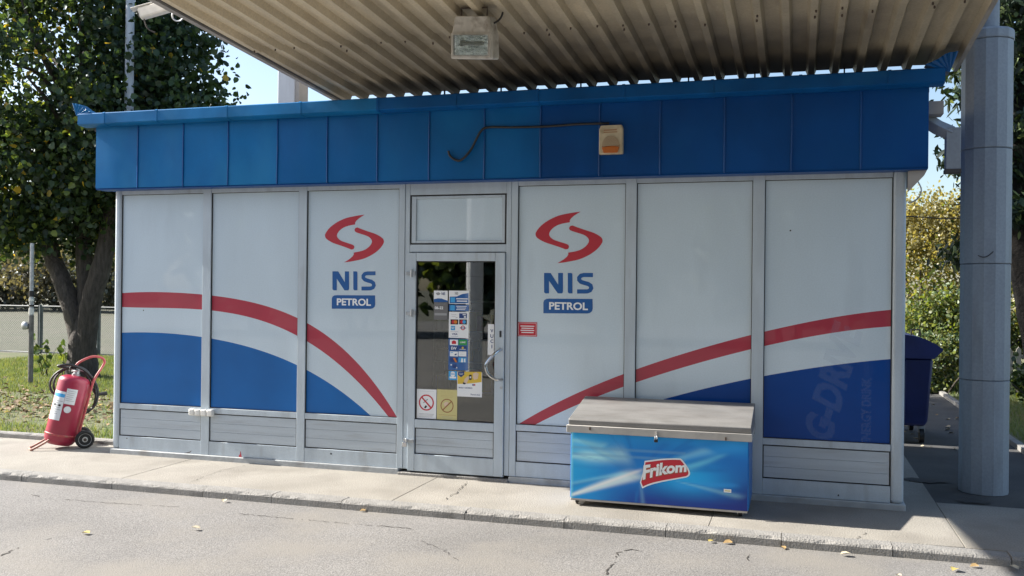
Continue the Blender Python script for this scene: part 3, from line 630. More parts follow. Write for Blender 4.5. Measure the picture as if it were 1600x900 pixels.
# fascia ---------------------------------------------------------------
FY = -.16; fx = [-.105, .402, .928, 1.429, 1.962, 2.484, 2.989, 3.495, 4.013, 4.524, 5.040, 5.552, 6.071, 6.595, 7.113, 7.605]
MB().box(-.10, 7.60, FY+.012, FY+.03, 2.672, 3.29).build('fascia_backing', 'fascia', K)
MB().box(-.10, 7.60, FY+.004, .0, 2.662, 2.671).build('soffit', 'fascia', K)
MB().box(-.105, -.09, FY+.03, DEP+.1, 2.672, 3.29).build('side_fascia', 'fascia', K)
MB().box(7.59, 7.605, FY+.03, DEP+.1, 2.672, 3.29).build('side_fascia', 'fascia', K)
for i, (a, c) in enumerate(zip(fx[:-1], fx[1:])):
    b = MB(); n, m = 8, 9; ph = random.uniform(0, 6); amp = random.uniform(.003, .009); vs = []
    for j in range(m+1):
        for k in range(n+1):
            u, v = k/n, j/m; e = sin(pi*u)*sin(pi*v)
            vs.append((a+.004+(c-a-.008)*u, FY-.002-e*amp*sin(ph+3.1*u+2.3*v)-.0015*e*random.uniform(-1, 1), 2.676+(3.288-2.676)*v))
    b.add(vs, [(j*(n+1)+k, j*(n+1)+k+1, (j+1)*(n+1)+k+1, (j+1)*(n+1)+k) for j in range(m) for k in range(n)])
    b.add([(a+.004, FY-.002, 2.676), (a+.004, FY-.002, 3.288), (a+.004, FY+.011, 3.288), (a+.004, FY+.011, 2.676)], [(0, 1, 2, 3)])
    b.add([(c-.004, FY-.002, 2.676), (c-.004, FY-.002, 3.288), (c-.004, FY+.011, 3.288), (c-.004, FY+.011, 2.676)], [(3, 2, 1, 0)])
    b.build('fascia_panel', 'fascialit' if i < 4 else 'fasciamid' if i < 9 else 'fascia', K)
    if i: MB().tube([(a+random.uniform(-.002, .002), FY-.006, 2.674), (a+random.uniform(-.004, .004), FY-.008, 2.98), (a, FY-.006, 3.287)], .0065, 6).build('seam', 'fascia', K)
gx = [-.225, .086, .698, 1.48, 2.26, 3.04, 3.78, 4.52, 5.26, 5.98, 6.66, 7.31, 7.70]
gp = [(-.155, 3.288), (-.262, 3.294), (-.282, 3.306), (-.282, 3.402), (-.276, 3.410), (-.262, 3.412), (-.258, 3.404), (-.262, 3.320), (-.155, 3.312)]
for a, c in zip(gx[:-1], gx[1:]):
    MB().prism(gp, 'x', a+.0015, c-.0015).build('gutter', 'gutterlit' if c < 3.2 else 'gutter', K)
    if a > 0: MB().prism([(-.15, 3.286), (-.264, 3.290), (-.287, 3.303), (-.287, 3.404), (-.274, 3.415), (-.258, 3.415), (-.262, 3.31)], 'x', a-.012, a+.012).build('gutter_joint', 'gutterlit' if a < 2.8 else 'gutter', K)
MB().box(-.225, 7.70, -.150, -.142, 3.302, 3.40).build('roof_upstand', 'gutter', K)
FIN='gutterlit'
def finial(pts, base, Y, up):
    b = MB(); n = 7; top = bez([xz(*p, Y) for p in pts], 4); bx, bz = base
    vs = [(bx, Y, bz), (bx, Y+.12, bz)]
    for i, (x, z) in enumerate(top): vs += [(x, Y-.012*(i % 2), z), (x, Y+.10+.012*(i % 2), z)]
    fs = []
    for i in range(len(top)-1):
        a = 2+2*i; fs += [(0, a, a+2), (1, a+3, a+1), (a, a+1, a+3, a+2)]
    fs += [(0, 1, 3, 2), (0, 2*len(top), 2*len(top)+1, 1)]
    b.add(vs, fs); b.build('gutter_finial', FIN, K, smooth=False)
finial([(143, 176), (133, 170), (123, 163), (113, 161.5)], xz(119, 181, -.27), -.27, 1)
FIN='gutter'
finial([(1498, 80), (1480, 83), (1466, 92), (1446, 101)], xz(1484, 113, -.27), -.27, 1)
# right end: soffit bracket, cable loop, downpipe
MB().prism([(7.47, 2.66), (7.60, 2.66), (7.58, 2.62), (7.47, 2.50)], 'y', -.10, -.02).build('eaves_bracket', 'trim', K)
MB().tube(bez([(7.53, -.06, 2.60), (7.565, -.06, 2.52), (7.55, -.06, 2.46), (7.50, -.06, 2.42), (7.468, -.06, 2.42)], 6), .006, 6).build('cable_loop', 'steel', K)
MB().tube([(7.59, .10, 3.10), (7.70, .10, 3.02), (7.80, .10, 2.97)], [.06, .06, .06], 4).box(7.755, 7.86, .05, .15, 2.665, 3.01).build('downpipe', 'column', K, smooth=False, bevel=.004)
MB().box(7.75, 7.865, .045, .155, 2.655, 2.685).build('downpipe_rim', 'trimdk', K)
MB().box(7.55, 7.72, -.06, .10, 3.10, 3.20).build('eaves_plate', 'trim', K)

# ================================================================== CANOPY
can = thing('forecourt_canopy', 'cream corrugated metal canopy reaching over the forecourt above the blue kiosk', 'canopy')
SL = .06
def dz(y): return 3.512-SL*(y-.3)
PITCH_X = .1865; X0 = 2.43; NR = 29; XR = X0+PITCH_X*NR
def deck(i0, i1, ya, yb, lift, m):
    vs, fs = [], []; prof = []
    for i in range(i0, i1):
        x = X0+i*PITCH_X; prof += [(x, 0), (x+.046, 0), (x+.066, .050), (x+.166, .050)]
    prof.append((X0+i1*PITCH_X, 0)); ny = 6
    for j in range(ny+1):
        y = ya+(yb-ya)*j/ny
        for x, h in prof: vs.append((x, y, dz(y)+h+lift+random.uniform(-.0015, .0015)))
    n = len(prof)
    for j in range(ny):
        for k in range(n-1): fs.append((j*n+k, (j+1)*n+k, (j+1)*n+k+1, j*n+k+1))
    b = MB(); b.add(vs, fs); o = b.build('deck_sheet', m, can, smooth=False)
    sd = o.modifiers.new('thick', 'SOLIDIFY'); sd.thickness = .0015; sd.offset = 1
for k, i0 in enumerate(range(0, NR, 5)):
    i1 = min(i0+5, NR); sh = .04*k
    deck(i0, i1, .30, -1.34-.01*k, 0.004 if k % 2 else 0.006, 'deck')
    deck(i0, i1, -1.29-.01*k, -8.0, -.006 if k % 2 else -.004, 'deck')
    deck(i0, i1, -7.95, -15.5, .004, 'deck')
def sloped(x0, x1, h0, h1, ya=.31, yb=-15.5):
    b = MB(); vs = [(x, y, dz(y)+h) for y in (ya, yb) for h in (h0, h1) for x in (x0, x1)]
    b.add(vs, [(0, 1, 3, 2), (4, 6, 7, 5), (0, 4, 5, 1), (2, 3, 7, 6), (0, 2, 6, 4), (1, 5, 7, 3)]); return b
sloped(X0-.075, X0-.03, -.012, .25).build('edge_trim', 'trim', can)
sloped(X0-.03, X0, .006, .15).build('edge_gap', 'trimdk', can)
sloped(XR, XR+.03, -.01, .17).build('edge_trim', 'trim', can)
MB().box(X0-.04, XR+.02, -15.5, 1.65, 4.02, 4.62).build('sun_block_slab', 'trim', can)  # unseen slab added to keep direct sun off the right column
# rusty fixings along the sheet lap
for i in range(NR):
    for yy, pr in ((-1.33, .6), (-1.22, .3), (-3.6, .35)):
        if random.random() < pr:
            x = X0+i*PITCH_X+.022+random.uniform(-.012, .012); z = dz(yy)
            MB().lathe([(.003, z-.02), (.007, z-.016), (.007, z-.005), (.004, z)], 6, c=(x, yy+random.uniform(-.03, .03))).build('fixing', 'rust', can)
for i in (5, 8, 12, 17, 20, 24):
    x = X0+i*PITCH_X+.066+random.uniform(.03, .07); MB().box(x-.006, x+.006, .27, .285, dz(.28)-.02, dz(.28)+.056).build('hook_bolt', 'rust', can)
# clad column at the right and its companions, a scuff on it, oil stains by its foot
def clad_column(cx, cy, r, zs, top, m='column'):
    for k, (a, c) in enumerate(zip(zs[:-1], zs[1:])):
        rr = r*(1+.012*k); MB().lathe([(rr-.006, a+.002), (rr, a+.008), (rr, c-.008), (rr-.006, c-.002)], 14, c=(cx, cy)).build('column_cladding', m, can, smooth=False)
    MB().lathe([(r*.9, zs[0]), (r*.9, zs[-1]-.02)], 14, c=(cx, cy)).build('column_core', 'trimdk', can, smooth=False)
    MB().lathe([(r*1.06, zs[-1]), (r*1.075, zs[-1]+.01), (r*1.075, zs[-1]+.07), (r*1.0, zs[-1]+.09)], 14, c=(cx, cy)).build('column_collar', 'column', can, smooth=False)
    MB().lathe([(r*.47, zs[-1]+.09), (r*.47, top)], 16, c=(cx, cy)).build('column_pipe', 'column', can)
clad_column(8.215, 1.05, .199, [-.01, .97, 1.97, 2.96, 3.90], 6.5)
clad_column(8.19, -12.5, .205, [-.06, .97, 1.97, 2.96, 3.90], 6.5)
clad_column(.40, -10.0, .17, [-.06, .97, 1.97, 2.96, 3.90], 5.2, 'white')
MB().tube([tuple(spot(1528+24*t, 399+4*sin(pi*t)-6*t*t, Y=.845)) for t in np.linspace(0, 1, 10)], .004, 5).build('scuff', 'trimdk', can)
x0, _ = xz(434, 100, .5); x1, _ = xz(461, 100, .5)
MB().box(x0, x1, .50, .70, 3.3, 4.25).build('support_post', 'postgrey', can, bevel=.01)
MB().box(x1+.001, x1+.045, .51, .69, 3.3, 4.25).build('support_post_flange', 'trim', can)

# floodlight -----------------------------------------------------------
fl = thing('floodlight', 'grey box floodlight hanging on a wire bracket under the canopy', 'floodlight', (4.47, -1.75, 3.49))
M_ = Matrix.Translation((4.47, -1.75, 3.46)) @ Matrix.Rotation(radians(4), 4, 'Y') @ Matrix.Rotation(radians(12), 4, 'X')
hb = MB(fl); hb.prism([(-.155, -.14), (.155, -.14), (.15, .02), (.124, .150), (-.124, .150), (-.15, .02)], 'y', -.07, .09, 0, M_)
hb.build('housing', 'lamp_body', fl, bevel=.012)
fb = MB(fl); 
for a in ((-.145, .145, -.083, -.071, -.13, -.115), (-.145, .145, -.083, -.071, .020, .035), (-.145, -.125, -.083, -.071, -.1149, .0199), (.125, .145, -.083, -.071, -.1149, .0199)): fb.box(*a, 0, M_)
fb.build('front_frame', 'lamp_body', fl, bevel=.003)
MB(fl).box(-.1245, .1245, -.0745, -.0715, -.1145, .0195, 0, M_).build('reflector', 'reflector', fl)
lb = MB(fl); lb.tube([(-.06, -.082, -.035), (.09, -.082, -.035)], .014, 10, M=M_).box(-.075, -.06, -.095, -.075, -.055, -.015, 0, M_); lb.build('lamp_tube', 'whiteplastic', fl)
MB(fl).box(-.124, .124, -.1005, -.0985, -.114, .019, 0, M_).build('front_glass', 'glass', fl)
br = MB(fl); br.tube([M_ @ Vector(p) for p in ((-.10, .0, .14), (-.10, .0, .205), (.09, .0, .21), (.09, .0, .14))], .007, 6).tube([M_ @ Vector((0.0, 0, .195)), Vector((4.49, -1.74, dz(-1.74)+.01))], .01, 6)
br.build('bracket', 'rust', fl)
MB(fl).tube(bez([M_ @ Vector(p) for p in ((.12, .02, .10), (.17, .03, .13), (.19, .04, .18), (.18, .05, .25))], 5), .007, 6).build('cable', 'rubber', fl)
# surveillance camera ---------------------------------------------------
cc = thing('security_camera', 'white bullet security camera on the left edge of the canopy', 'camera', (2.34, -2.2, 3.72))
a = Vector((2.30, -2.2, 3.735)); e = Vector((2.10, -2.3, 3.655)); dr = (e-a).normalized()
rot = dr.to_track_quat('X', 'Z').to_matrix().to_4x4(); Mc = Matrix.Translation(a) @ rot
MB(cc).box(-.06, .23, -.04, .04, -.045, .035, 0, Mc).build('housing', 'whiteplastic', cc, bevel=.014)
MB(cc).box(-.06, .27, -.047, .047, .036, .043, 0, Mc).build('sunshield', 'whiteplastic', cc, bevel=.003)
MB(cc).lathe([(.03, .0), (.03, .008), (.02, .01)], 14, 0, Mc @ Matrix.Translation((.229, 0, -.005)) @ Matrix.Rotation(pi/2, 4, 'Y')).build('lens', 'black', cc)
MB(cc).tube([(2.27, -2.2, 3.70), (2.33, -2.2, 3.69), (2.37, -2.2, 3.70)], .014, 8).build('mount', 'whiteplastic', cc)
MB(cc).tube(bez([(2.13, -2.28, 3.64), (2.15, -2.26, 3.56), (2.20, -2.24, 3.53)], 5), .005, 6).build('cable', 'trimdk', cc)
cb = MB(); P0 = spot(282, 20, Y=-1.9); 
ring = [spot(278+9*cos(t), 24+9*sin(t), Y=-1.95) for t in np.linspace(-1.2, 4.2, 16)]
cb.tube([tuple(p) for p in ring], .006, 6); cb.build('cable_coil', 'steel', label='small loop of grey cable dangling from canopy edge beside security camera', cat='cable')

# alarm siren + its cable ------------------------------------------------
sx0, sz1 = xz(937, 197, -.2); sx1, sz0 = xz(973.5, 240.5, -.2)
si = thing('alarm_siren', 'yellowed alarm siren box with amber lens on the blue fascia', 'siren', ((sx0+sx1)/2, -.17, sz0))
cx = (sx0+sx1)/2; hw = (sx1-sx0)/2; hh = sz1-sz0
MB(si).prism([(cx-hw, sz0), (cx+hw, sz0), (cx+hw, sz1-.03), (cx+hw*.92, sz1), (cx-hw*.86, sz1), (cx-hw, sz1-.03)], 'y', -.225, -.169).build('housing', 'cream', si, bevel=.008, seg=3)
b = MB(si)
b.flat([(cx+.076*cos(t), sz0+.062+.092*sin(t)) for t in np.linspace(0, pi, 18)], -.2256, 0)
b.build('grille_plate', 'brown', si)
b = MB(si)
for k in range(10):
    z = sz0+.068+k*.0088; hwk = .075*math.sqrt(max(0, 1-((z-sz0-.062)/.092)**2))
    if hwk > .012: b.box(cx-hwk, cx+hwk, -.2305, -.2262, z, z+.0048)
b.build('grille', 'cream', si)
MB(si).prism([(cx-.076, sz0+.056), (cx-.058, sz0+.008), (cx+.058, sz0+.008), (cx+.076, sz0+.056), (cx, sz0+.066)], 'y', -.236, -.2255).build('amber_lens', 'amber', si, bevel=.004)
b = MB(si); b.rect(cx-.06, cx+.05, sz1-.045, sz1-.037, -.2258, 0).rect(cx-.062, cx+.055, sz1-.062, sz1-.055, -.2258, 0); b.build('print', 'brown', si, smooth=False)
kp = [xz(*p, -.18) for p in ((952, 193), (905, 194), (850, 198), (800, 199), (762, 199), (752, 205), (745, 217), (737, 232), (728, 244), (719, 251), (710, 249), (703, 243), (701, 236))]
MB().tube(bez([(x, -.184+.003*sin(i*2), z) for i, (x, z) in enumerate(kp)], 5), .0105, 8).build('siren_cable', 'rubber', label='dark cable sagging across the blue fascia to the alarm siren', cat='cable')

# white plastic connector box on the mullion
sb = thing('connector_box', 'white four-part plastic box fixed across the mullion low on the left window', 'plastic box', (1.06, -.004, .44))
for k in range(4):
    MB(sb).box(.937+k*.068, .937+k*.068+.064, -.055, -.004, .435, .500).build('segment', 'whiteplastic', sb, bevel=.012, seg=3)

# ================================================================== CHEST FREEZER
fz = thing('chest_freezer', 'blue printed chest freezer with sloping metal lid beside the right windows', 'freezer', (5.6, -.39, 0))
fx0, fx1, fy0, fy1 = 4.938, 6.316, -.69, -.09
MB(fz).box(fx0, fx1, fy0+.004, fy1, .055, .587).build('body', 'filmblue', fz, bevel=.012, seg=3)
# printed front skin: a grid with its printed colours
NXG, NZG = 110, 50; me = bpy.data.meshes.new('printed_front')
U, V = np.meshgrid(np.linspace(0, 1, NXG+1), np.linspace(0, 1, NZG+1))
def lerp(c, d, f): return c+(d-c)*np.clip(f, 0, 1)[..., None]
def lin(*c): return np.array(S(*c, 1.45))
col = np.broadcast_to(lin(8, 98, 172), U.shape+(3,)).copy()
col = lerp(col, lin(12, 40, 120), 1.15*np.clip((.42-V)/.42, 0, 1)*np.clip((U-.12)/.3, 0, 1))
col = lerp(col, lin(10, 32, 105), np.clip((U-.80)/.22, 0, 1)*np.clip((.75-V)/.6, 0, 1))
col = lerp(col, lin(20, 148, 212), 1.0*np.exp(-((U-.66)/.20)**2-((V-.42)/.22)**2))
col = lerp(col, lin(30, 160, 215), .9*np.exp(-(U/.22)**2)*(.4+.6*V))
col = lerp(col, lin(18, 135, 195), .8*np.clip((V-.72)/.3, 0, 1))
def beam(p, q, w0, w1, c, a, soft=2):
    global col
    d = np.array(q)-np.array(p); L2 = d@d; t = ((U-p[0])*d[0]+(V-p[1])*d[1])/L2; dist = ((U-p[0])*-d[1]+(V-p[1])*d[0])/math.sqrt(L2)
    wv = w0+(w1-w0)*np.clip(t, 0, 1); f = np.exp(-np.abs(dist/wv)**soft)*np.clip((t+.05)/.12, 0, 1)*np.clip((1.05-t)/.15, 0, 1); col = lerp(col, np.array(c), a*f)
beam((-.02, .02), (.40, .44), .015, .075, lin(190, 215, 232), .85, 3)
beam((-.02, .20), (.34, .44), .02, .03, lin(120, 190, 225), .5)
beam((-.02, .62), (.34, .70), .02, .13, lin(165, 205, 230), .55)
beam((.0, .88), (.20, .80), .02, .05, lin(150, 205, 230), .5)
beam((.55, .42), (.88, .80), .05, .02, lin(95, 180, 222), .7)
beam((.52, .60), (.80, .84), .012, .05, lin(150, 205, 232), .55)
beam((.60, .30), (.95, .36), .07, .03, lin(40, 140, 205), .5)
beam((.60, .66), (.98, .93), .05, .08, lin(35, 140, 205), .5)
col = lerp(col, lin(150, 200, 228), .75*np.exp(-((U-.13)/.11)**2-((V-.66)/.10)**2))
col = lerp(col, lin(120, 185, 220), .5*np.exp(-((U-.05)/.10)**2-((V-.84)/.07)**2))
for k in range(26):
    a_ = random.uniform(0, 2*pi); l0 = random.uniform(.10, .25); l1 = l0+random.uniform(.15, .5); cl = random.choice((lin(150, 205, 232), lin(30, 150, 215), lin(8, 70, 150), lin(8, 70, 150)))
    beam((.40+l0*cos(a_), .46+1.5*l0*sin(a_)), (.40+l1*cos(a_), .46+1.5*l1*sin(a_)), random.uniform(.003, .008), random.uniform(.01, .05), cl, random.uniform(.08, .32), 2)
beam((.0, .04), (.42, .50), .006, .02, lin(225, 238, 245), .75, 2)
col = lerp(col, lin(90, 140, 175), .45*(((V > .745) & (V < .80)) | ((V > .64) & (V < .69)))*((U > .0) & (U < .66)))
col = lerp(col, lin(120, 195, 225), 1.0*np.clip((.010-U)/.004, 0, 1))
vv = [(fx0+.010+(fx1-fx0-.020)*u-5.6, fy0-.0005+.39, 0.058+.526*v) for u, v in zip(U.ravel(), V.ravel())]
me.from_pydata(vv, [], [(j*(NXG+1)+i, j*(NXG+1)+i+1, (j+1)*(NXG+1)+i+1, (j+1)*(NXG+1)+i) for j in range(NZG) for i in range(NXG)])
ca = me.color_attributes.new('printed_colour', 'FLOAT_COLOR', 'POINT'); ca.data.foreach_set('color', np.concatenate([col.reshape(-1, 3), np.ones((col.size//3, 1))], 1).ravel())
pm = bpy.data.materials.new('freezer print'); pm.use_nodes = True; at = pm.node_tree.nodes.new('ShaderNodeAttribute'); at.attribute_name = 'printed_colour'
pb = pm.node_tree.nodes['Principled BSDF']; pm.node_tree.links.new(at.outputs[0], pb.inputs[0]); pb.inputs['Roughness'].default_value = .3; pb.inputs['Coat Weight'].default_value = .2; pb.inputs['Specular IOR Level'].default_value = .3; pb.inputs['Coat Roughness'].default_value = .08
me.materials.append(pm); part_mesh('printed_front', me, fz)
# lid
lidp = [(-.715, .60), (-.715, .64), (-.702, .642), (-.706, .682), (-.696, .690), (-.095, .802), (-.075, .798), (-.075, .60)]
MB(fz).prism(lidp[2:], 'x', 4.925, 6.332).build('lid', 'lid', fz, bevel=.006)
MB(fz).box(4.913, 6.338, -.722, -.692, .582, .640).box(4.913, 4.929, -.691, -.08, .582, .640).box(6.322, 6.338, -.691, -.08, .582, .640).build('lid_trim', 'lidtrim', fz, bevel=.004)
MB(fz).box(fx0+.01, fx1-.01, fy0-.001, fy1, .042, .056).build('base_trim', 'trim', fz)
for x in (4.99, 6.252):
    for y in (-.62, -.16):
        MB(fz).tube([(x-.014, y, .026), (x+.014, y, .026)], .026, 14).build('caster', 'black', fz)
        MB(fz).box(x-.022, x+.022, y-.02, y+.03, .03, .044).box(x-.022, x-.017, y-.012, y+.012, .015, .042).box(x+.017, x+.022, y-.012, y+.012, .015, .042).build('caster_fork', 'steel', fz)
MB(fz).prism([(5.00, .042), (5.06, .042), (5.035, .006), (4.998, .006)], 'y', -.645, -.615).build('foot_bracket', 'trim', fz)
px, pz = xz(1025, 687, -.74)
b = MB(fz); b.box(px-.014, px+.014, -.750, -.730, pz-.02, pz+.004); b.build('padlock_body', 'black', fz, bevel=.003)
MB(fz).tube(bez([(px-.008, -.74, pz), (px-.008, -.738, pz+.02), (px, -.73, pz+.028), (px+.008, -.738, pz+.02), (px+.008, -.74, pz)], 4), .003, 6).box(px-.006, px+.006, -.731, -.722, pz+.01, pz+.06).build('padlock_shackle', 'chrome', fz)
for q in ((922, 668), (1134, 684)):
    a, c = xz(*q, -.722); MB(fz).box(a-.006, a+.006, -.727, -.7221, c-.02, c+.004).build('rivet', 'rust', fz)
a, c = xz(1131, 764, -.692); e, f = xz(1142.5, 770, -.692)
b = MB(fz); b.rect(a, e, f, c, -.6915, 0).rect(a+.006, e-.006, f+.008, c-.008, -.6922, 1); b.build('rating_label', ['white', 'paleyellow'], fz, smooth=False)
# brand flag
def cf(p): return xz(860+p[0]/3.461, 580+p[1]/3.461, -.692)
b = MB(fz)
fo = bez([(510, 485), (600, 474), (660, 471), (704, 472)], 4)+bez([(712, 478), (740, 515), (755, 548), (750, 566), (735, 575)], 4)+bez([(690, 583), (600, 600), (540, 616), (497, 634)], 4)+[(484, 602), (500, 545)]
fi = bez([(514, 493), (600, 482), (660, 479), (702, 480)], 4)+bez([(712, 490), (735, 522), (746, 548), (742, 562), (732, 568)], 4)+bez([(690, 576), (600, 592), (540, 607), (500, 624)], 4)+[(491, 600), (507, 546)]
b.flat([cf(p) for p in fo], -.6915, 0); b.flat([cf(p) for p in fi], -.6922, 1)
def frik(du=0, dv=0, Y=-.6932):
    def fn(a, c):
        x = 499+a*236; h = 80-28*a; base = 589-44*a-8*sin(pi*a); q = cf((x+du+c*5, base-h*c+dv)); return (q[0], Y, q[1])
    return fn
b.text('Frikom', frik(2, 4, -.6929), 2, .05); b.text('Frikom', frik(0, 0, -.6936), 0, .04)
b.build('brand_flag', ['white', 'printred', 'brown'], fz, smooth=False)

# ================================================================== FIRE EXTINGUISHER CART
ex = thing('wheeled_fire_extinguisher', 'red wheeled fire extinguisher leaning beside the left corner of the kiosk', 'fire extinguisher', (-.69, .09, 0), radians(46))
LM = Matrix.Rotation(radians(12.5), 4, 'Y')
rr = .156
TB = Matrix.Translation((-.045, 0, .035)) @ LM
MB().lathe([(.05, 0), (.11, .006), (.138, .03), (rr, .065), (rr, .665), (.150, .690), (.132, .712), (.095, .726), (.045, .735)], 28, M=TB).build('cylinder', 'red', ex)
MB().lathe([(rr+.002, .10), (rr+.005, .105), (rr+.005, .118), (rr+.002, .122)], 28, M=TB).build('band', 'redtube', ex)
MB().lathe([(.04, .733), (.042, .75), (.03, .755), (.03, .79), (.036, .795), (.036, .81), (.02, .82)], 14, M=TB).tube([TB @ Vector((-.05, -.02, .80)), TB @ Vector((.07, -.02, .80))], .011, 8).build('valve', 'steel', ex)
MB().tube([tuple(TB @ Vector((.0, -.03, .79))), tuple(TB @ Vector((-.055, -.07, .78)))], .012, 8).build('pressure_gauge', 'chrome', ex)
# cart frame: rails up the back, arched handle
for sy in (-1, 1):
    MB().tube([tuple(TB @ Vector(p)) for p in ((.155, sy*.09, .06), (.165, sy*.09, .50), (.17, sy*.09, .74))], .012, 8).build('frame_rail', 'redtube', ex)
hp = [(-.03, -.03, .82), (-.01, -.035, .87), (.05, -.04, .925), (.12, -.04, .965), (.20, -.04, .965), (.235, -.04, .93), (.225, -.04, .87), (.185, -.04, .75), (.17, -.04, .66)]
MB().tube([tuple(TB @ Vector(p)) for p in bez(hp, 5)], .0125, 8).build('handle', 'redtube', ex)
MB().tube([tuple(TB @ Vector((.175, -.09, .70))), tuple(TB @ Vector((.175, .09, .70)))], .011, 8).build('frame_bar', 'redtube', ex)
# foot hoop
fp = [(-.13, .095, .11), (-.19, .095, .07), (-.285, .09, .018), (-.31, .06, .014), (-.31, -.06, .014), (-.285, -.09, .018), (-.19, -.095, .07), (-.13, -.095, .11)]
MB().tube(bez(fp, 5), .011, 8).build('foot_hoop', 'foot', ex)
# wheels
MB().tube([(.195, -.15, .094), (.195, .15, .094)], .012, 8).build('axle', 'rust', ex)
for sy in (-1, 1):
    Mw = Matrix.Translation((.195, sy*.14, .094)) @ Matrix.Rotation(pi/2, 4, 'X')
    b = MB(); b.lathe([(.062, -.022), (.080, -.026), (.093, -.014), (.094, 0), (.093, .014), (.080, .026), (.062, .022)], 28, M=Mw); wh = b.build('wheel', 'tyre', ex)
    MB().lathe([(.012, -.027), (.026, -.027), (.032, -.012), (.052, -.016), (.063, -.025), (.063, .025), (.052, .016), (.032, .012), (.026, .027), (.012, .027)], 24, M=Mw).build('rim', 'rim', wh)
    MB().lathe([(.012, -.034), (.016, -.032), (.016, .032), (.012, .034)], 10, M=Mw).build('hub', 'rust', wh)
# hose coils
def loop(cx, cy, cz, rx, rz, tilt, ph, n=26, wob=.012):
    out = []
    for i in range(n):
        t = 2*pi*i/n; p = Vector((rx*cos(t), wob*sin(3*t+ph), rz*sin(t))); p = Matrix.Rotation(tilt, 4, 'Y') @ p
        out.append((cx+p.x, cy+p.y, cz+p.z))
    return out
hs = MB()
for k in range(2):
    hs.tube(loop(.075+.02*k, .20+.03*k, .665-.02*k, .20-.02*k, .16+.01*k, radians(-20+8*k), k), .0125, 7, closed=True)
hs.tube(bez([(.02, -.02, .84), (-.06, -.04, .86), (.06, -.07, .87), (.20, -.03, .80), (.30, .0, .67), (.33, .03, .55), (.31, .03, .44), (.25, .02, .38), (.17, .02, .42)], 6), .0135, 8)
hs.tube(bez([(.06, -.05, .86), (.18, -.02, .82), (.27, .0, .70), (.31, .02, .56), (.29, .04, .42), (.22, .03, .35), (.15, .02, .38)], 6), .0125, 8)
hs.tube(bez([(.05, -.04, .84), (.17, .0, .80), (.24, .02, .70), (.28, .03, .60), (.32, .03, .54), (.38, .03, .54)], 6), .0125, 8)
hs.build('hose', 'rubber', ex)
MB().tube([(.33, .03, .54), (.42, .03, .55)], [.016, .022], 8).build('nozzle', 'rubber', ex)
# labels wrapped on the cylinder
def wrap(a0, a1, z0, z1, mi, b, rad, n=10):
    vs = []
    for i in range(n+1):
        a = radians(a0+(a1-a0)*i/n); vs += [TB @ Vector((rad*cos(a), rad*sin(a), z0)), TB @ Vector((rad*cos(a), rad*sin(a), z1))]
    b.add(vs, [(2*i, 2*i+2, 2*i+3, 2*i+1) for i in range(n)], mi)
b = MB(); r1, r2 = rr+.001, rr+.0018
wrap(190, 246, .26, .56, 0, b, r1); wrap(191, 245, .50, .535, 1, b, r2)
for k in range(7): wrap(194, 242-(k*13) % 17, .455-k*.022, .460-k*.022, 2, b, r2, 6)
wrap(205, 215, .405, .425, 3, b, r2+.0004, 3); wrap(228, 238, .405, .425, 3, b, r2+.0004, 3)
b.build('label', ['label', 'cyan', 'greyprint', 'black'], ex)
b = MB(); wrap(247, 285, .44, .60, 0, b, r1)
for k in range(6): wrap(251, 281-(k*11) % 9, .575-k*.02, .579-k*.02, 1, b, r2, 6)
b.build('label', ['label', 'greyprint'], ex)
b = MB(); n = 18; vs = [TB @ Vector((r1*cos(radians(265+13*cos(t))), r1*sin(radians(265+13*cos(t))), .385+.035*sin(t))) for t in np.linspace(0, 2*pi, n, endpoint=False)]
b.add(vs, [tuple(range(n))]); b.build('label', 'label', ex)

# ================================================================== BIN BEHIND THE KIOSK
bn = thing('waste_container', 'dark blue plastic waste container with domed lid behind the kiosk corner', 'waste bin', (7.6, 4.2, 0))
MB(bn).prism([(7.15, .20), (8.055, .20), (8.085, .26), (8.14, .97), (7.05, .97)], 'y', 3.62, 4.85).build('body', 'binblue', bn, bevel=.03, seg=3)
MB(bn).prism(bez([(7.0, 1.14), (7.3, 1.225), (7.65, 1.25), (7.95, 1.225), (8.13, 1.155), (8.235, 1.085)], 4)+[(8.23, 1.06), (8.14, .972), (7.03, .972), (6.98, 1.06)], 'y', 3.58, 4.89).build('lid', 'binblue', bn, bevel=.012)
for x in (7.3, 7.55, 7.8): MB(bn).box(x, x+.05, 3.60, 3.622, .28, .93).build('rib', 'binblue', bn, bevel=.006)
for y in (3.9, 4.23, 4.56): MB(bn).prism([(8.085, .28), (8.105, .28), (8.155, .93), (8.135, .93)], 'y', y-.03, y+.03).build('rib', 'binblue', bn)
for x in (7.25, 8.03):
    for y in (3.72, 4.75):
        MB(bn).tube([(x-.025, y, .085), (x+.025, y, .085)], .085, 16).build('caster', 'black', bn)
        MB(bn).box(x-.035, x+.035, y-.03, y+.03, .12, .215).build('caster_fork', 'steel', bn)
MB(bn).tube([(7.90, 3.60, 1.235), (7.90, 3.60, 1.30), (7.99, 3.60, 1.30), (7.99, 3.60, 1.225)], .012, 6).build('lid_handle', 'black', bn)

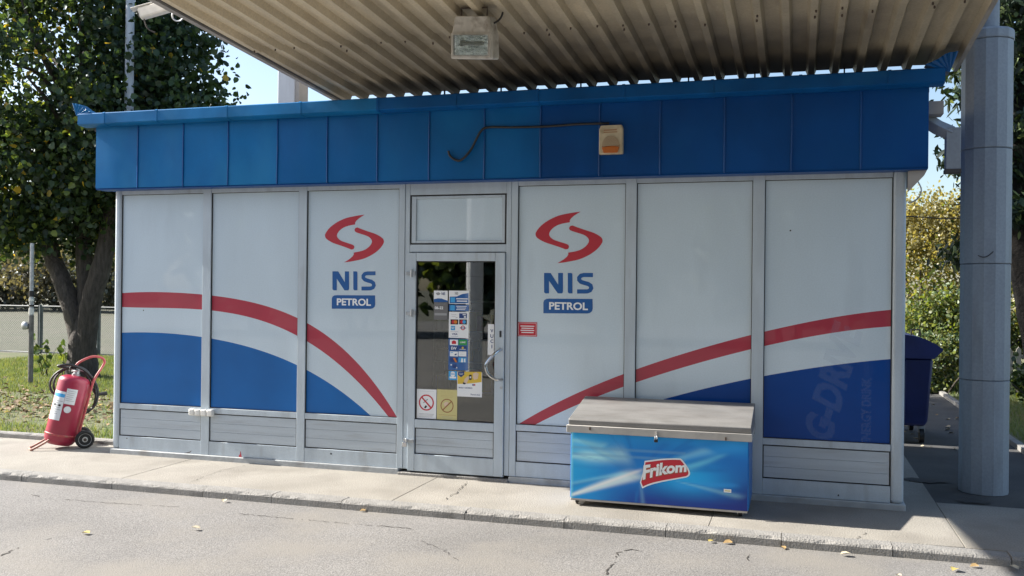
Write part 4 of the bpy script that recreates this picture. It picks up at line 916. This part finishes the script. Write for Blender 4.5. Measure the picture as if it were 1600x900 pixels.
# ================================================================== VEGETATION
# big tree at the left
tr = thing('broadleaf_tree', 'large dark broadleaf tree with forked trunk left of the kiosk', 'tree', (-5.93, 6.3, 0))
T0 = Vector((-5.93, 6.3, 0))
b = MB()
put_limb(b, [(0, 0, -.1), (-.01, 0, .35), (-.02, 0, .7), (-.01, 0, 1.15)], [.33, .255, .235, .13], 14)
put_limb(b, [(-.05, -.02, .35), (-.10, -.02, .85), (-.24, -.03, 1.3), (-.52, 0, 1.85), (-.80, .05, 2.35), (-1.1, .1, 3.4), (-1.5, .2, 4.8)], [.19, .18, .175, .165, .155, .12, .07], 11)
put_limb(b, [(-.02, .05, .3), (.0, .05, .9), (-.03, .1, 1.5), (-.13, .15, 2.2), (-.2, .2, 3.3), (-.1, .1, 5.2), (.1, .1, 11.5)], [.18, .17, .16, .15, .13, .09, .05], 11)
put_limb(b, [(.05, -.02, .35), (.10, -.02, .85), (.2, -.03, 1.4), (.40, 0, 2.1), (.58, .0, 2.9), (1.0, -.2, 4.2), (1.7, -.3, 5.4)], [.19, .185, .18, .175, .15, .10, .06], 11)
b.build('trunk', 'bark', tr)
b = MB()
for k in range(16):
    a = 2*pi*k/16+random.uniform(-.2, .2); z = random.uniform(3.2, 5.5); r = random.uniform(1.4, 2.5)
    put_limb(b, [(.3*cos(a), .3*sin(a), z), (.6*r*cos(a), .6*r*sin(a), z+.7), (r*cos(a), r*sin(a), z+random.uniform(.8, 2))], [.07, .045, .012], 6)
b.build('limb', 'bark', tr)
blobs = [(-.12, 0, 5.4, 2.7, 2.4, 2.6, 5), (-1.2, -.3, 3.9, 2.1, 1.9, 1.3, 2.6), (1.3, -.3, 4.3, 1.6, 1.6, 1.3, 2.0), (0, .2, 7.6, 2.2, 2.0, 1.5, 1.8), (1.3, 0, 5.6, 1.3, 1.3, 1.2, 1.2), (.2, .9, 3.6, 2.2, 1.3, 1.1, 1.8), (-.9, .2, 3.0, 1.7, 1.2, .8, 1.2), (.5, .8, 3.1, .9, 1.0, .7, .8)]
pts = clumps(blobs, 640, 84, .25, 2.1)
keep = ~((pts[:, 0] > .9) & (pts[:, 2] < 2.6)); pts = pts[keep]
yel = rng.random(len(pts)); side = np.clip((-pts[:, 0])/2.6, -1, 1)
mi = np.where(yel < .018+.012*side, 3, np.where(yel < .10+.11*side, 2, np.where(yel < .48, 1, 0)))  # more yellow leaves to the left, tinting in the sunlit side
front = np.argsort(pts[:, 1]+.35*np.abs(pts[:, 0]-0)); fr_i = front[:3000][rng.permutation(3000)[:300]]
mask = np.ones(len(pts), bool); mask[fr_i] = False
crown = part_mesh('crown', leaf_mesh('crown', leaf_arrays(pts[mask], (.07, .14), .5), ['lf_dark', 'lf_mid', 'lf_yg', 'lf_y'], [1, 1, 1, 1], mi=mi[mask]), tr, 'stuff')
up = clumps([(0, 0, 9.3, 2.5, 2.4, 1.7, 2), (.2, .1, 11.6, 1.9, 1.9, 1.6, 1.2)], 240, 50, .32, 7.9)
part_mesh('crown_top', leaf_mesh('crown_top', leaf_arrays(up, (.14, .20), .5), ['lf_dark', 'lf_mid', 'lf_yg'], [3, 4, 1]), tr, 'stuff')  # crown above the frame, extended upward to shade the right background
lms = [leaf_mesh('leaf', leaf_arrays(np.zeros((1, 3)), (.10, .15), .5), [mm], [1]) for mm in ('lf_dark', 'lf_mid', 'lf_mid', 'lf_yg', 'lf_dark', 'lf_mid', 'lf_dark', 'lf_y', 'lf_yg') for _ in range(3)]
for i, j in enumerate(fr_i):
    o = bpy.data.objects.new('leaf', lms[i % len(lms)]); C.objects.link(o); o.parent = crown; o.location = pts[j]
    o.rotation_euler = (random.uniform(-.6, .6), random.uniform(-.6, .6), random.uniform(0, 6.28)); s_ = random.uniform(.85, 1.15); o.scale = (s_, s_, s_)
# suckers at the foot of the tree
su = thing('tree_sucker', 'small leafy shoots sprouting at the foot of the left tree', 'shoots', (-6.35, 6.1, 0))
b = MB(); q = []
for k in range(7):
    x = random.uniform(-.3, .25); e = (x+random.uniform(-.3, .2), random.uniform(-.2, .1), random.uniform(.35, .75)); b.tube([(x, 0, 0), ((x+e[0])/2, e[1]/2, e[2]*.6), e], [.008, .006, .003], 5)
    for _ in range(7): t = random.uniform(.4, 1.05); q.append((x+(e[0]-x)*t+random.uniform(-.08, .08), e[1]*t, e[2]*t))
b.build('stem', 'bark', su); part_mesh('leaves', leaf_mesh('leaves', leaf_arrays(np.array(q), (.09, .15), .1), ['lf_mid', 'lf_yg'], [1, 1]), su, 'stuff')

# lamp post among the leaves, short metal post in the grass
lp = thing('lamp_post', 'pale grey lamp post rising through the leaves of the left tree', 'lamp post', (spot(203, 45, Y=5.2)[0], 5.2, 0))
MB().lathe([(.085, 0), (.08, 2), (.065, 9.0)], 14).build('pole', 'postgrey', lp)
MB().tube([(0, 0, 8.9), (0, -.3, 9.2), (0, -.9, 9.3)], .03, 8).build('arm', 'postgrey', lp)
MB().prism([(-.16, 9.25), (.16, 9.25), (.10, 9.38), (-.10, 9.38)], 'y', -1.5, -.85).build('lamp_head', 'trim', lp, bevel=.02)
mp = thing('metal_post', 'thin weathered metal post with a small knob standing in the grass', 'post', (-5.93, 5.07, 0))
MB().lathe([(.042, -.05), (.042, 1.18)], 10).build('lower_pole', 'polebrown', mp)
MB().lathe([(.034, 1.18), (.034, 2.42)], 10).build('upper_pole', 'steel', mp)
for z0, z1, m in ((1.20, 1.30, 'whiteplastic'), (1.33, 1.36, 'black'), (1.42, 1.47, 'whiteplastic'), (1.50, 1.60, 'black')): MB().lathe([(.0425, z0), (.0425, z1)], 10).build('sticker_band', m, mp)
MB().lathe([(.02, -.05), (.065, -.03), (.07, .03), (.03, .05)], 12, M=Matrix.Translation((-.09, -.03, 1.0)) @ Matrix.Rotation(pi/2, 4, 'X')).tube([(-.09, 0, 1.0), (0, 0, 1.0)], .015, 6).build('knob', 'steel', mp)

# chain-link fence at the back of the grass
fc = thing('chain_link_fence', 'low grey chain-link fence of framed panels behind the left lawn', 'fence', (-11.23, 10.85, 0))
pw = 1.72
for k in range(-2, 5):
    x0, x1 = k*pw+.06, (k+1)*pw-.06
    MB().tube([(k*pw, 0, -.05), (k*pw, 0, 1.22)], .03, 8).build('post', 'fencegrey', fc)
    fr = MB(); zz0, zz1 = .04, 1.18
    fr.tube([(x0, 0, zz0), (x1, 0, zz0), (x1, 0, zz1), (x0, 0, zz1)], .022, 6, closed=True); fr = fr.build('panel_frame', 'fencegrey', fc)
    wm = MB(); st = .062; wd, ht = x1-x0, zz1-zz0
    for i in range(int((wd+ht)/st)+1):
        for sg in (1, -1):
            c = i*st; a = max(0, c-ht); e = min(wd, c)
            if e-a < .02: continue
            pa = (a, c-a); pe = (e, c-e)
            if sg < 0: pa, pe = (wd-pa[0], pa[1]), (wd-pe[0], pe[1])
            wm.tube([(x0+pa[0], .004*sg, zz0+pa[1]), (x0+pe[0], .004*sg, zz0+pe[1])], .0022, 3)
    wm.build('wire_mesh', 'wire', fr, smooth=False, kind='stuff')

# far side: hedge trees, pale shed
def bush(name, label, cat, loc, blobs, n, per, spread, size, mats, wts, stems=5, group=None, zmin=.0, split=None, hh=2):
    r = thing(name, label, cat, loc, group=group); b = MB()
    for k in range(stems):
        a = 2*pi*k/stems; x, y = .25*cos(a), .25*sin(a)
        put_limb(b, [(x, y, -.05), (x*2, y*2, hh*.3), (x*4*random.uniform(.6, 1.3), y*4, hh*.75)], [.06*hh/2, .045*hh/2, .012], 6)
    b.build('trunk', 'bark', r); p = clumps(blobs, n, per, spread, zmin); mi = None
    if split:
        f = np.clip((p[:, 2]-split[0])/(split[1]-split[0]), 0, 1)+rng.normal(size=len(p))*.22; mi = np.clip((f*len(mats)).astype(int), 0, len(mats)-1)
    part_mesh('crown', leaf_mesh('crown', leaf_arrays(p, size, .3), mats, wts, mi=mi), r, 'stuff'); return r
bush('yellowing_tree', 'tall yellowing shrub tree between kiosk corner and round column', 'tree', (9.5, 12.8, 0), [(0, 0, 2.5, 1.5, .9, 1.2, 3), (-.6, 0, 3.0, .8, .7, .8, 1.2), (.7, .1, 3.1, .7, .7, .7, 1)], 330, 60, .20, (.045, .08), ['lf_mid', 'lf_olive', 'lf_yg', 'lf_gold', 'lf_gold'], [1]*5, split=(.2, 3.0), hh=3)
bush('green_shrub', 'green leafy shrub growing in front of the yellowing tree', 'shrub', (9.45, 11.2, 0), [(0, 0, 1.0, .85, .6, .85, 1), (-.5, 0, .8, .5, .5, .6, .5)], 130, 60, .17, (.05, .09), ['lf_olive', 'lf_mid', 'lf_pale', 'lf_yg'], [3, 2, 3, 2], hh=1.3)
bush('green_shrub', 'yellow green shrub right of the round column behind pickets', 'shrub', (11.2, 11.6, 0), [(0, 0, 1.5, 1.0, .8, 1.3, 1)], 190, 60, .2, (.05, .09), ['lf_mid', 'lf_olive', 'lf_yg', 'lf_gold'], [1]*4, split=(.2, 2.6), hh=2)
bush('low_shrub', 'low shaded shrub hiding the pickets beside the waste container', 'shrub', (9.05, 9.9, 0), [(0, 0, .5, .65, .3, .5, 1)], 80, 46, .13, (.04, .08), ['lf_olive', 'lf_mid', 'lf_pale'], [2, 2, 2], hh=.6)
bush('low_shrub', 'low green bush at the right frame edge beside the path lawn', 'shrub', (10.45, 8.3, 0), [(0, 0, .4, .55, .5, .35, 1)], 50, 36, .12, (.06, .11), ['lf_dark', 'lf_mid', 'lf_yg'], [2, 2, 1], hh=.5)
# dark evergreen on the right, trunk leaning into the frame edge
dk = thing('dark_evergreen', 'tall dark evergreen tree with leaning trunk behind the round column', 'tree', (9.75, 6.4, 0))
b = MB(); put_limb(b, [(.35, 0, -.1), (.1, 0, 1.2), (-.12, 0, 2.4), (-.22, 0, 3.6), (-.1, 0, 5.2), (.2, 0, 8)], [.30, .25, .23, .21, .15, .06], 12); b.build('trunk', 'darkbark', dk)
b = MB(); tips = []
for k in range(64):
    a = random.uniform(0, 2*pi); z = random.uniform(2.7, 8); r = random.uniform(.8, 1.7)*(1-.05*(z-3)); e = (-.1+r*cos(a), r*sin(a), z-random.uniform(.0, .45))
    m = (-.15+r*.5*cos(a), r*.5*sin(a), z+.1); b.tube([(-.15, 0, z), m, e], [.035, .022, .007], 5)
    for t in np.linspace(.15, 1.08, 10):
        x = np.array([-.15, 0, z])*(1-t)+np.array(e)*t; tips.append(x+rng.normal(size=(40, 3))*np.array([.13, .13, .10])-np.array([0, 0, .07]))
b.build('branch', 'darkbark', dk); tips = np.concatenate(tips)
NEED = np.array([(0, 0, 0), (.3, .10, .02), (.7, .08, .02), (1, 0, 0), (.7, -.08, .02), (.3, -.10, .02)])
part_mesh('crown', leaf_mesh('crown', leaf_arrays(tips, (.10, .19), .6, NEED*np.array([1, 1.6, 1])), ['lf_conifer', 'lf_dark', 'lf_pale'], [5, 3, 1]), dk, 'stuff')
bush('dark_evergreen', 'second dark evergreen further back at the right frame edge', 'tree', (12.3, 10.0, 0), [(0, 0, 4.5, 1.3, 1.2, 3.2, 1)], 210, 42, .24, (.10, .16), ['lf_conifer', 'lf_dark', 'lf_mid'], [4, 3, 1], stems=3, hh=5, zmin=1.5)

# picket fence
pf = thing('picket_fence', 'weathered pale picket fence standing behind the path on the right', 'fence', (8.0, 10.35, 0))
for k in range(34):
    x = k*.13; h = .78+random.uniform(-.03, .03)
    o = MB().prism([(x, .05), (x+.075, .05), (x+.075, h-.05), (x+.0375, h), (x, h-.05)], 'y', -.012, .012).build('picket', 'picket', pf)
for z in (.22, .6): MB().box(-.05, 4.5, .013, .045, z, z+.06).build('rail', 'picket', pf)
# overhead cable
MB().tube(bez([(6.0, 9.2, 3.22), (8.6, 9.3, 3.02), (9.5, 9.35, 3.0), (13.5, 9.5, 3.15)], 8), .010, 6).build('overhead_cable', 'rubber', label='thin dark cable strung across in front of the yellowing tree', cat='cable')

# far trees behind the field
far = [(-52, 48, 5.5, 4.6, 'far'), (-44, 47, 5.0, 4.6, 'far2'), (-37, 46, 5.2, 4.2, 'far'), (-30, 46, 5.2, 4.8, 'far'), (-24, 47, 4.8, 4.2, 'far2'), (-58, 55, 6.5, 5.6, 'far2'), (-47, 56, 7.0, 5.6, 'far2'), (-66, 50, 5.5, 4.4, 'far')]
lab = ['grey green far tree left of centre in the row beyond the field', 'ochre far tree with round crown beyond the field, in the middle of the row', 'low grey green far tree right of the middle of the row', 'tall narrow grey green far tree nearest the forked trunk', 'ochre far tree seen just left of the kiosk edge', 'big ochre far tree of the back row on the left', 'biggest ochre far tree of the back row, behind the round one', 'grey green far tree at the left end of the row']
for i, (x, y, h, r, kd) in enumerate(far):
    bush('far_tree', lab[i], 'tree', (x, y, -.15), [(0, 0, h*.45, r, r*.7, h*.42, 2), (r*.4, 0, h*.62, r*.5, r*.5, h*.3, 1), (-r*.45, 0, h*.55, r*.5, r*.5, h*.3, 1)], 110, 60, .55, (.18, .36), ['lf_far', 'lf_far2', 'lf_far'] if kd == 'far' else ['lf_far2', 'lf_far', 'lf_far2'], [3, 1, 1], stems=3, hh=h*.8, group='trees along the far edge of the field')
sh = thing('shed', 'pale low shed with grey roof at the far edge of the field', 'shed', (-52, 42, -.15))
MB().box(-7, 3.4, 0, 4, 0, 1.6).build('wall', 'wallgrey', sh)
MB().prism([(-.4, 1.6), (2, 2.3), (4.4, 1.6)], 'x', -7.3, 3.7).build('roof', 'redroof', sh)
MB().box(-2, -.8, -.03, .0, 0, 1.35).build('door', 'trimdk', sh)
# trees added behind the viewer for pane reflections, grown tall to cut front light
for i in range(11):
    bush('unseen_roadside_tree', 'unseen roadside tree added behind the viewpoint to cut front light', 'tree', (-20+i*5.2+random.uniform(-1, 1), -25+random.uniform(-1.5, 1.5), 0), [(0, 0, 4.2, 2.9, 2, 3.6, 1)], 95, 45, .5, (.35, .55), ['lf_dark', 'lf_mid', 'lf_yg'], [3, 2, 1], stems=2, hh=5, group='unseen roadside trees added for the light', zmin=.6)

# grass blades and leaf litter
def blades(name, n, x0, x1, y0, y1, h, dens=None, z=.01):
    x = rng.uniform(x0, x1, n); y = rng.uniform(y0, y1, n)
    if dens is not None: k = rng.random(n) < dens(x, y); x, y = x[k], y[k]
    n = len(x); a = rng.uniform(0, 2*pi, n); hh = rng.uniform(h[0], h[1], n); wv = hh*.12
    ca, sa = np.cos(a), np.sin(a); ln = rng.uniform(.1, .7, n)*hh; la = rng.uniform(0, 2*pi, n)
    V = np.zeros((n, 3, 3)); V[:, 0] = np.stack([x-ca*wv, y-sa*wv, np.full(n, z)], 1); V[:, 1] = np.stack([x+ca*wv, y+sa*wv, np.full(n, z)], 1); V[:, 2] = np.stack([x+ln*np.cos(la), y+ln*np.sin(la), z+hh], 1)
    o = bpy.data.objects.new(name, leaf_mesh(name, V, ['blade', 'blade2'], [3, 1], ((0, 1, 2),))); C.objects.link(o); return o
def bare(x, y):
    return np.where((y > 1.2) & (y < 3.9), .22, 1.)
gl = blades('grass', 110000, -10.5, -.08, .49, 10.7, (.03, .075), bare); tag(gl, 'short sunlit green grass of the lawn left of the kiosk', 'grass', kind='stuff')
gr = blades('grass', 45000, 9.15, 13, 1.2, 14, (.03, .08)); tag(gr, 'patchy green grass beside the path right of the column', 'grass', kind='stuff')
g3 = blades('grass', 9000, 7.0, 9.6, 9.6, 10.3, (.05, .16)); tag(g3, 'taller grass tufts along the foot of the picket fence', 'grass', kind='stuff')
n = 950; L = np.stack([rng.uniform(-7.5, -.1, n), rng.normal(2.5, .8, n), np.full(n, .045)], 1); L = L[L[:, 1] > .6]; L[:, 2] += rng.uniform(-.01, .03, len(L))
FLAT = LEAF*np.array([1, .9, 1.4])
def flat_leaves(P, size):
    n = len(P); a = rng.uniform(0, 2*pi, n); t = np.stack([np.cos(a), np.sin(a), rng.normal(size=n)*.25], 1); nn = np.stack([rng.normal(size=n)*.25, rng.normal(size=n)*.25, np.ones(n)], 1); b = np.cross(nn, t); b /= np.linalg.norm(b, axis=1)[:, None]
    s = rng.uniform(size[0], size[1], n)[:, None, None]; c = np.cross(t, b)
    return P[:, None, :]+s*(FLAT[None, :, 0:1]*t[:, None]+FLAT[None, :, 1:2]*b[:, None]+FLAT[None, :, 2:3]*c[:, None])
o = bpy.data.objects.new('leaf_litter', leaf_mesh('leaf_litter', flat_leaves(L, (.05, .10)), ['litter1', 'litter2', 'litter4'], [5, 1, 4])); C.objects.link(o)
tag(o, 'band of dry brown fallen leaves across the left lawn', 'fallen leaves', kind='stuff')
P = np.stack([rng.uniform(7.6, 8.95, 60), rng.uniform(3.0, 9.5, 60), np.full(60, .004)], 1)
o = bpy.data.objects.new('leaf_litter', leaf_mesh('leaf_litter', flat_leaves(P, (.05, .10)), ['litter3', 'litter1'], [3, 1])); C.objects.link(o)
tag(o, 'pale fallen leaves scattered on the shaded path behind the kiosk', 'fallen leaves', kind='stuff')
# single leaves lying on the road and pavement
fls = [leaf_mesh('fallen_leaf', flat_leaves(np.zeros((1, 3)), (.07, .08)), [m], [1]) for m in ('litter5', 'litter6', 'litter7')]
spots = [(140, 833, 0, 'yellow fallen leaf on the open road at the left'), (313, 826, 1, 'pale dry leaf on the road left of centre'), (349, 784, 1, 'pale leaf in the gutter against the kerb below the second window'), (572, 797, 2, 'tan leaf in the gutter below the door'), (1107, 846, 0, 'yellow leaf in the road just right of the freezer'),
         (1313, 866, 1, 'largest pale leaf on the road near the kerb, right of the freezer'), (1495, 888, 0, 'yellow brown leaf in the road by the shadow corner'), (1530, 884, 2, 'curled tan leaf against the kerb at the shadow corner'), (1592, 890, 1, 'pale leaf at the right frame edge by the kerb'), (1400, 898, 1, 'pale leaf at the bottom frame edge on the road'),
         (1220, 853, 2, 'small tan leaf in the gutter right of the freezer'), (1145, 847, 2, 'orange tan leaf in the gutter below the freezer corner'), (485, 788, 1, 'small pale leaf in the gutter left of the door')]
for i, (x, y, k, lb) in enumerate(spots):
    o = bpy.data.objects.new('fallen_leaf', fls[k]); C.objects.link(o); p = spot(x, y, Z=ROADZ+.012); o.location = p; o.rotation_euler.z = random.uniform(0, 6.28); s_ = random.uniform(.6, 1.0); o.scale = (s_, s_, s_)
    tag(o, lb, 'leaf', 'single leaves fallen on the road')
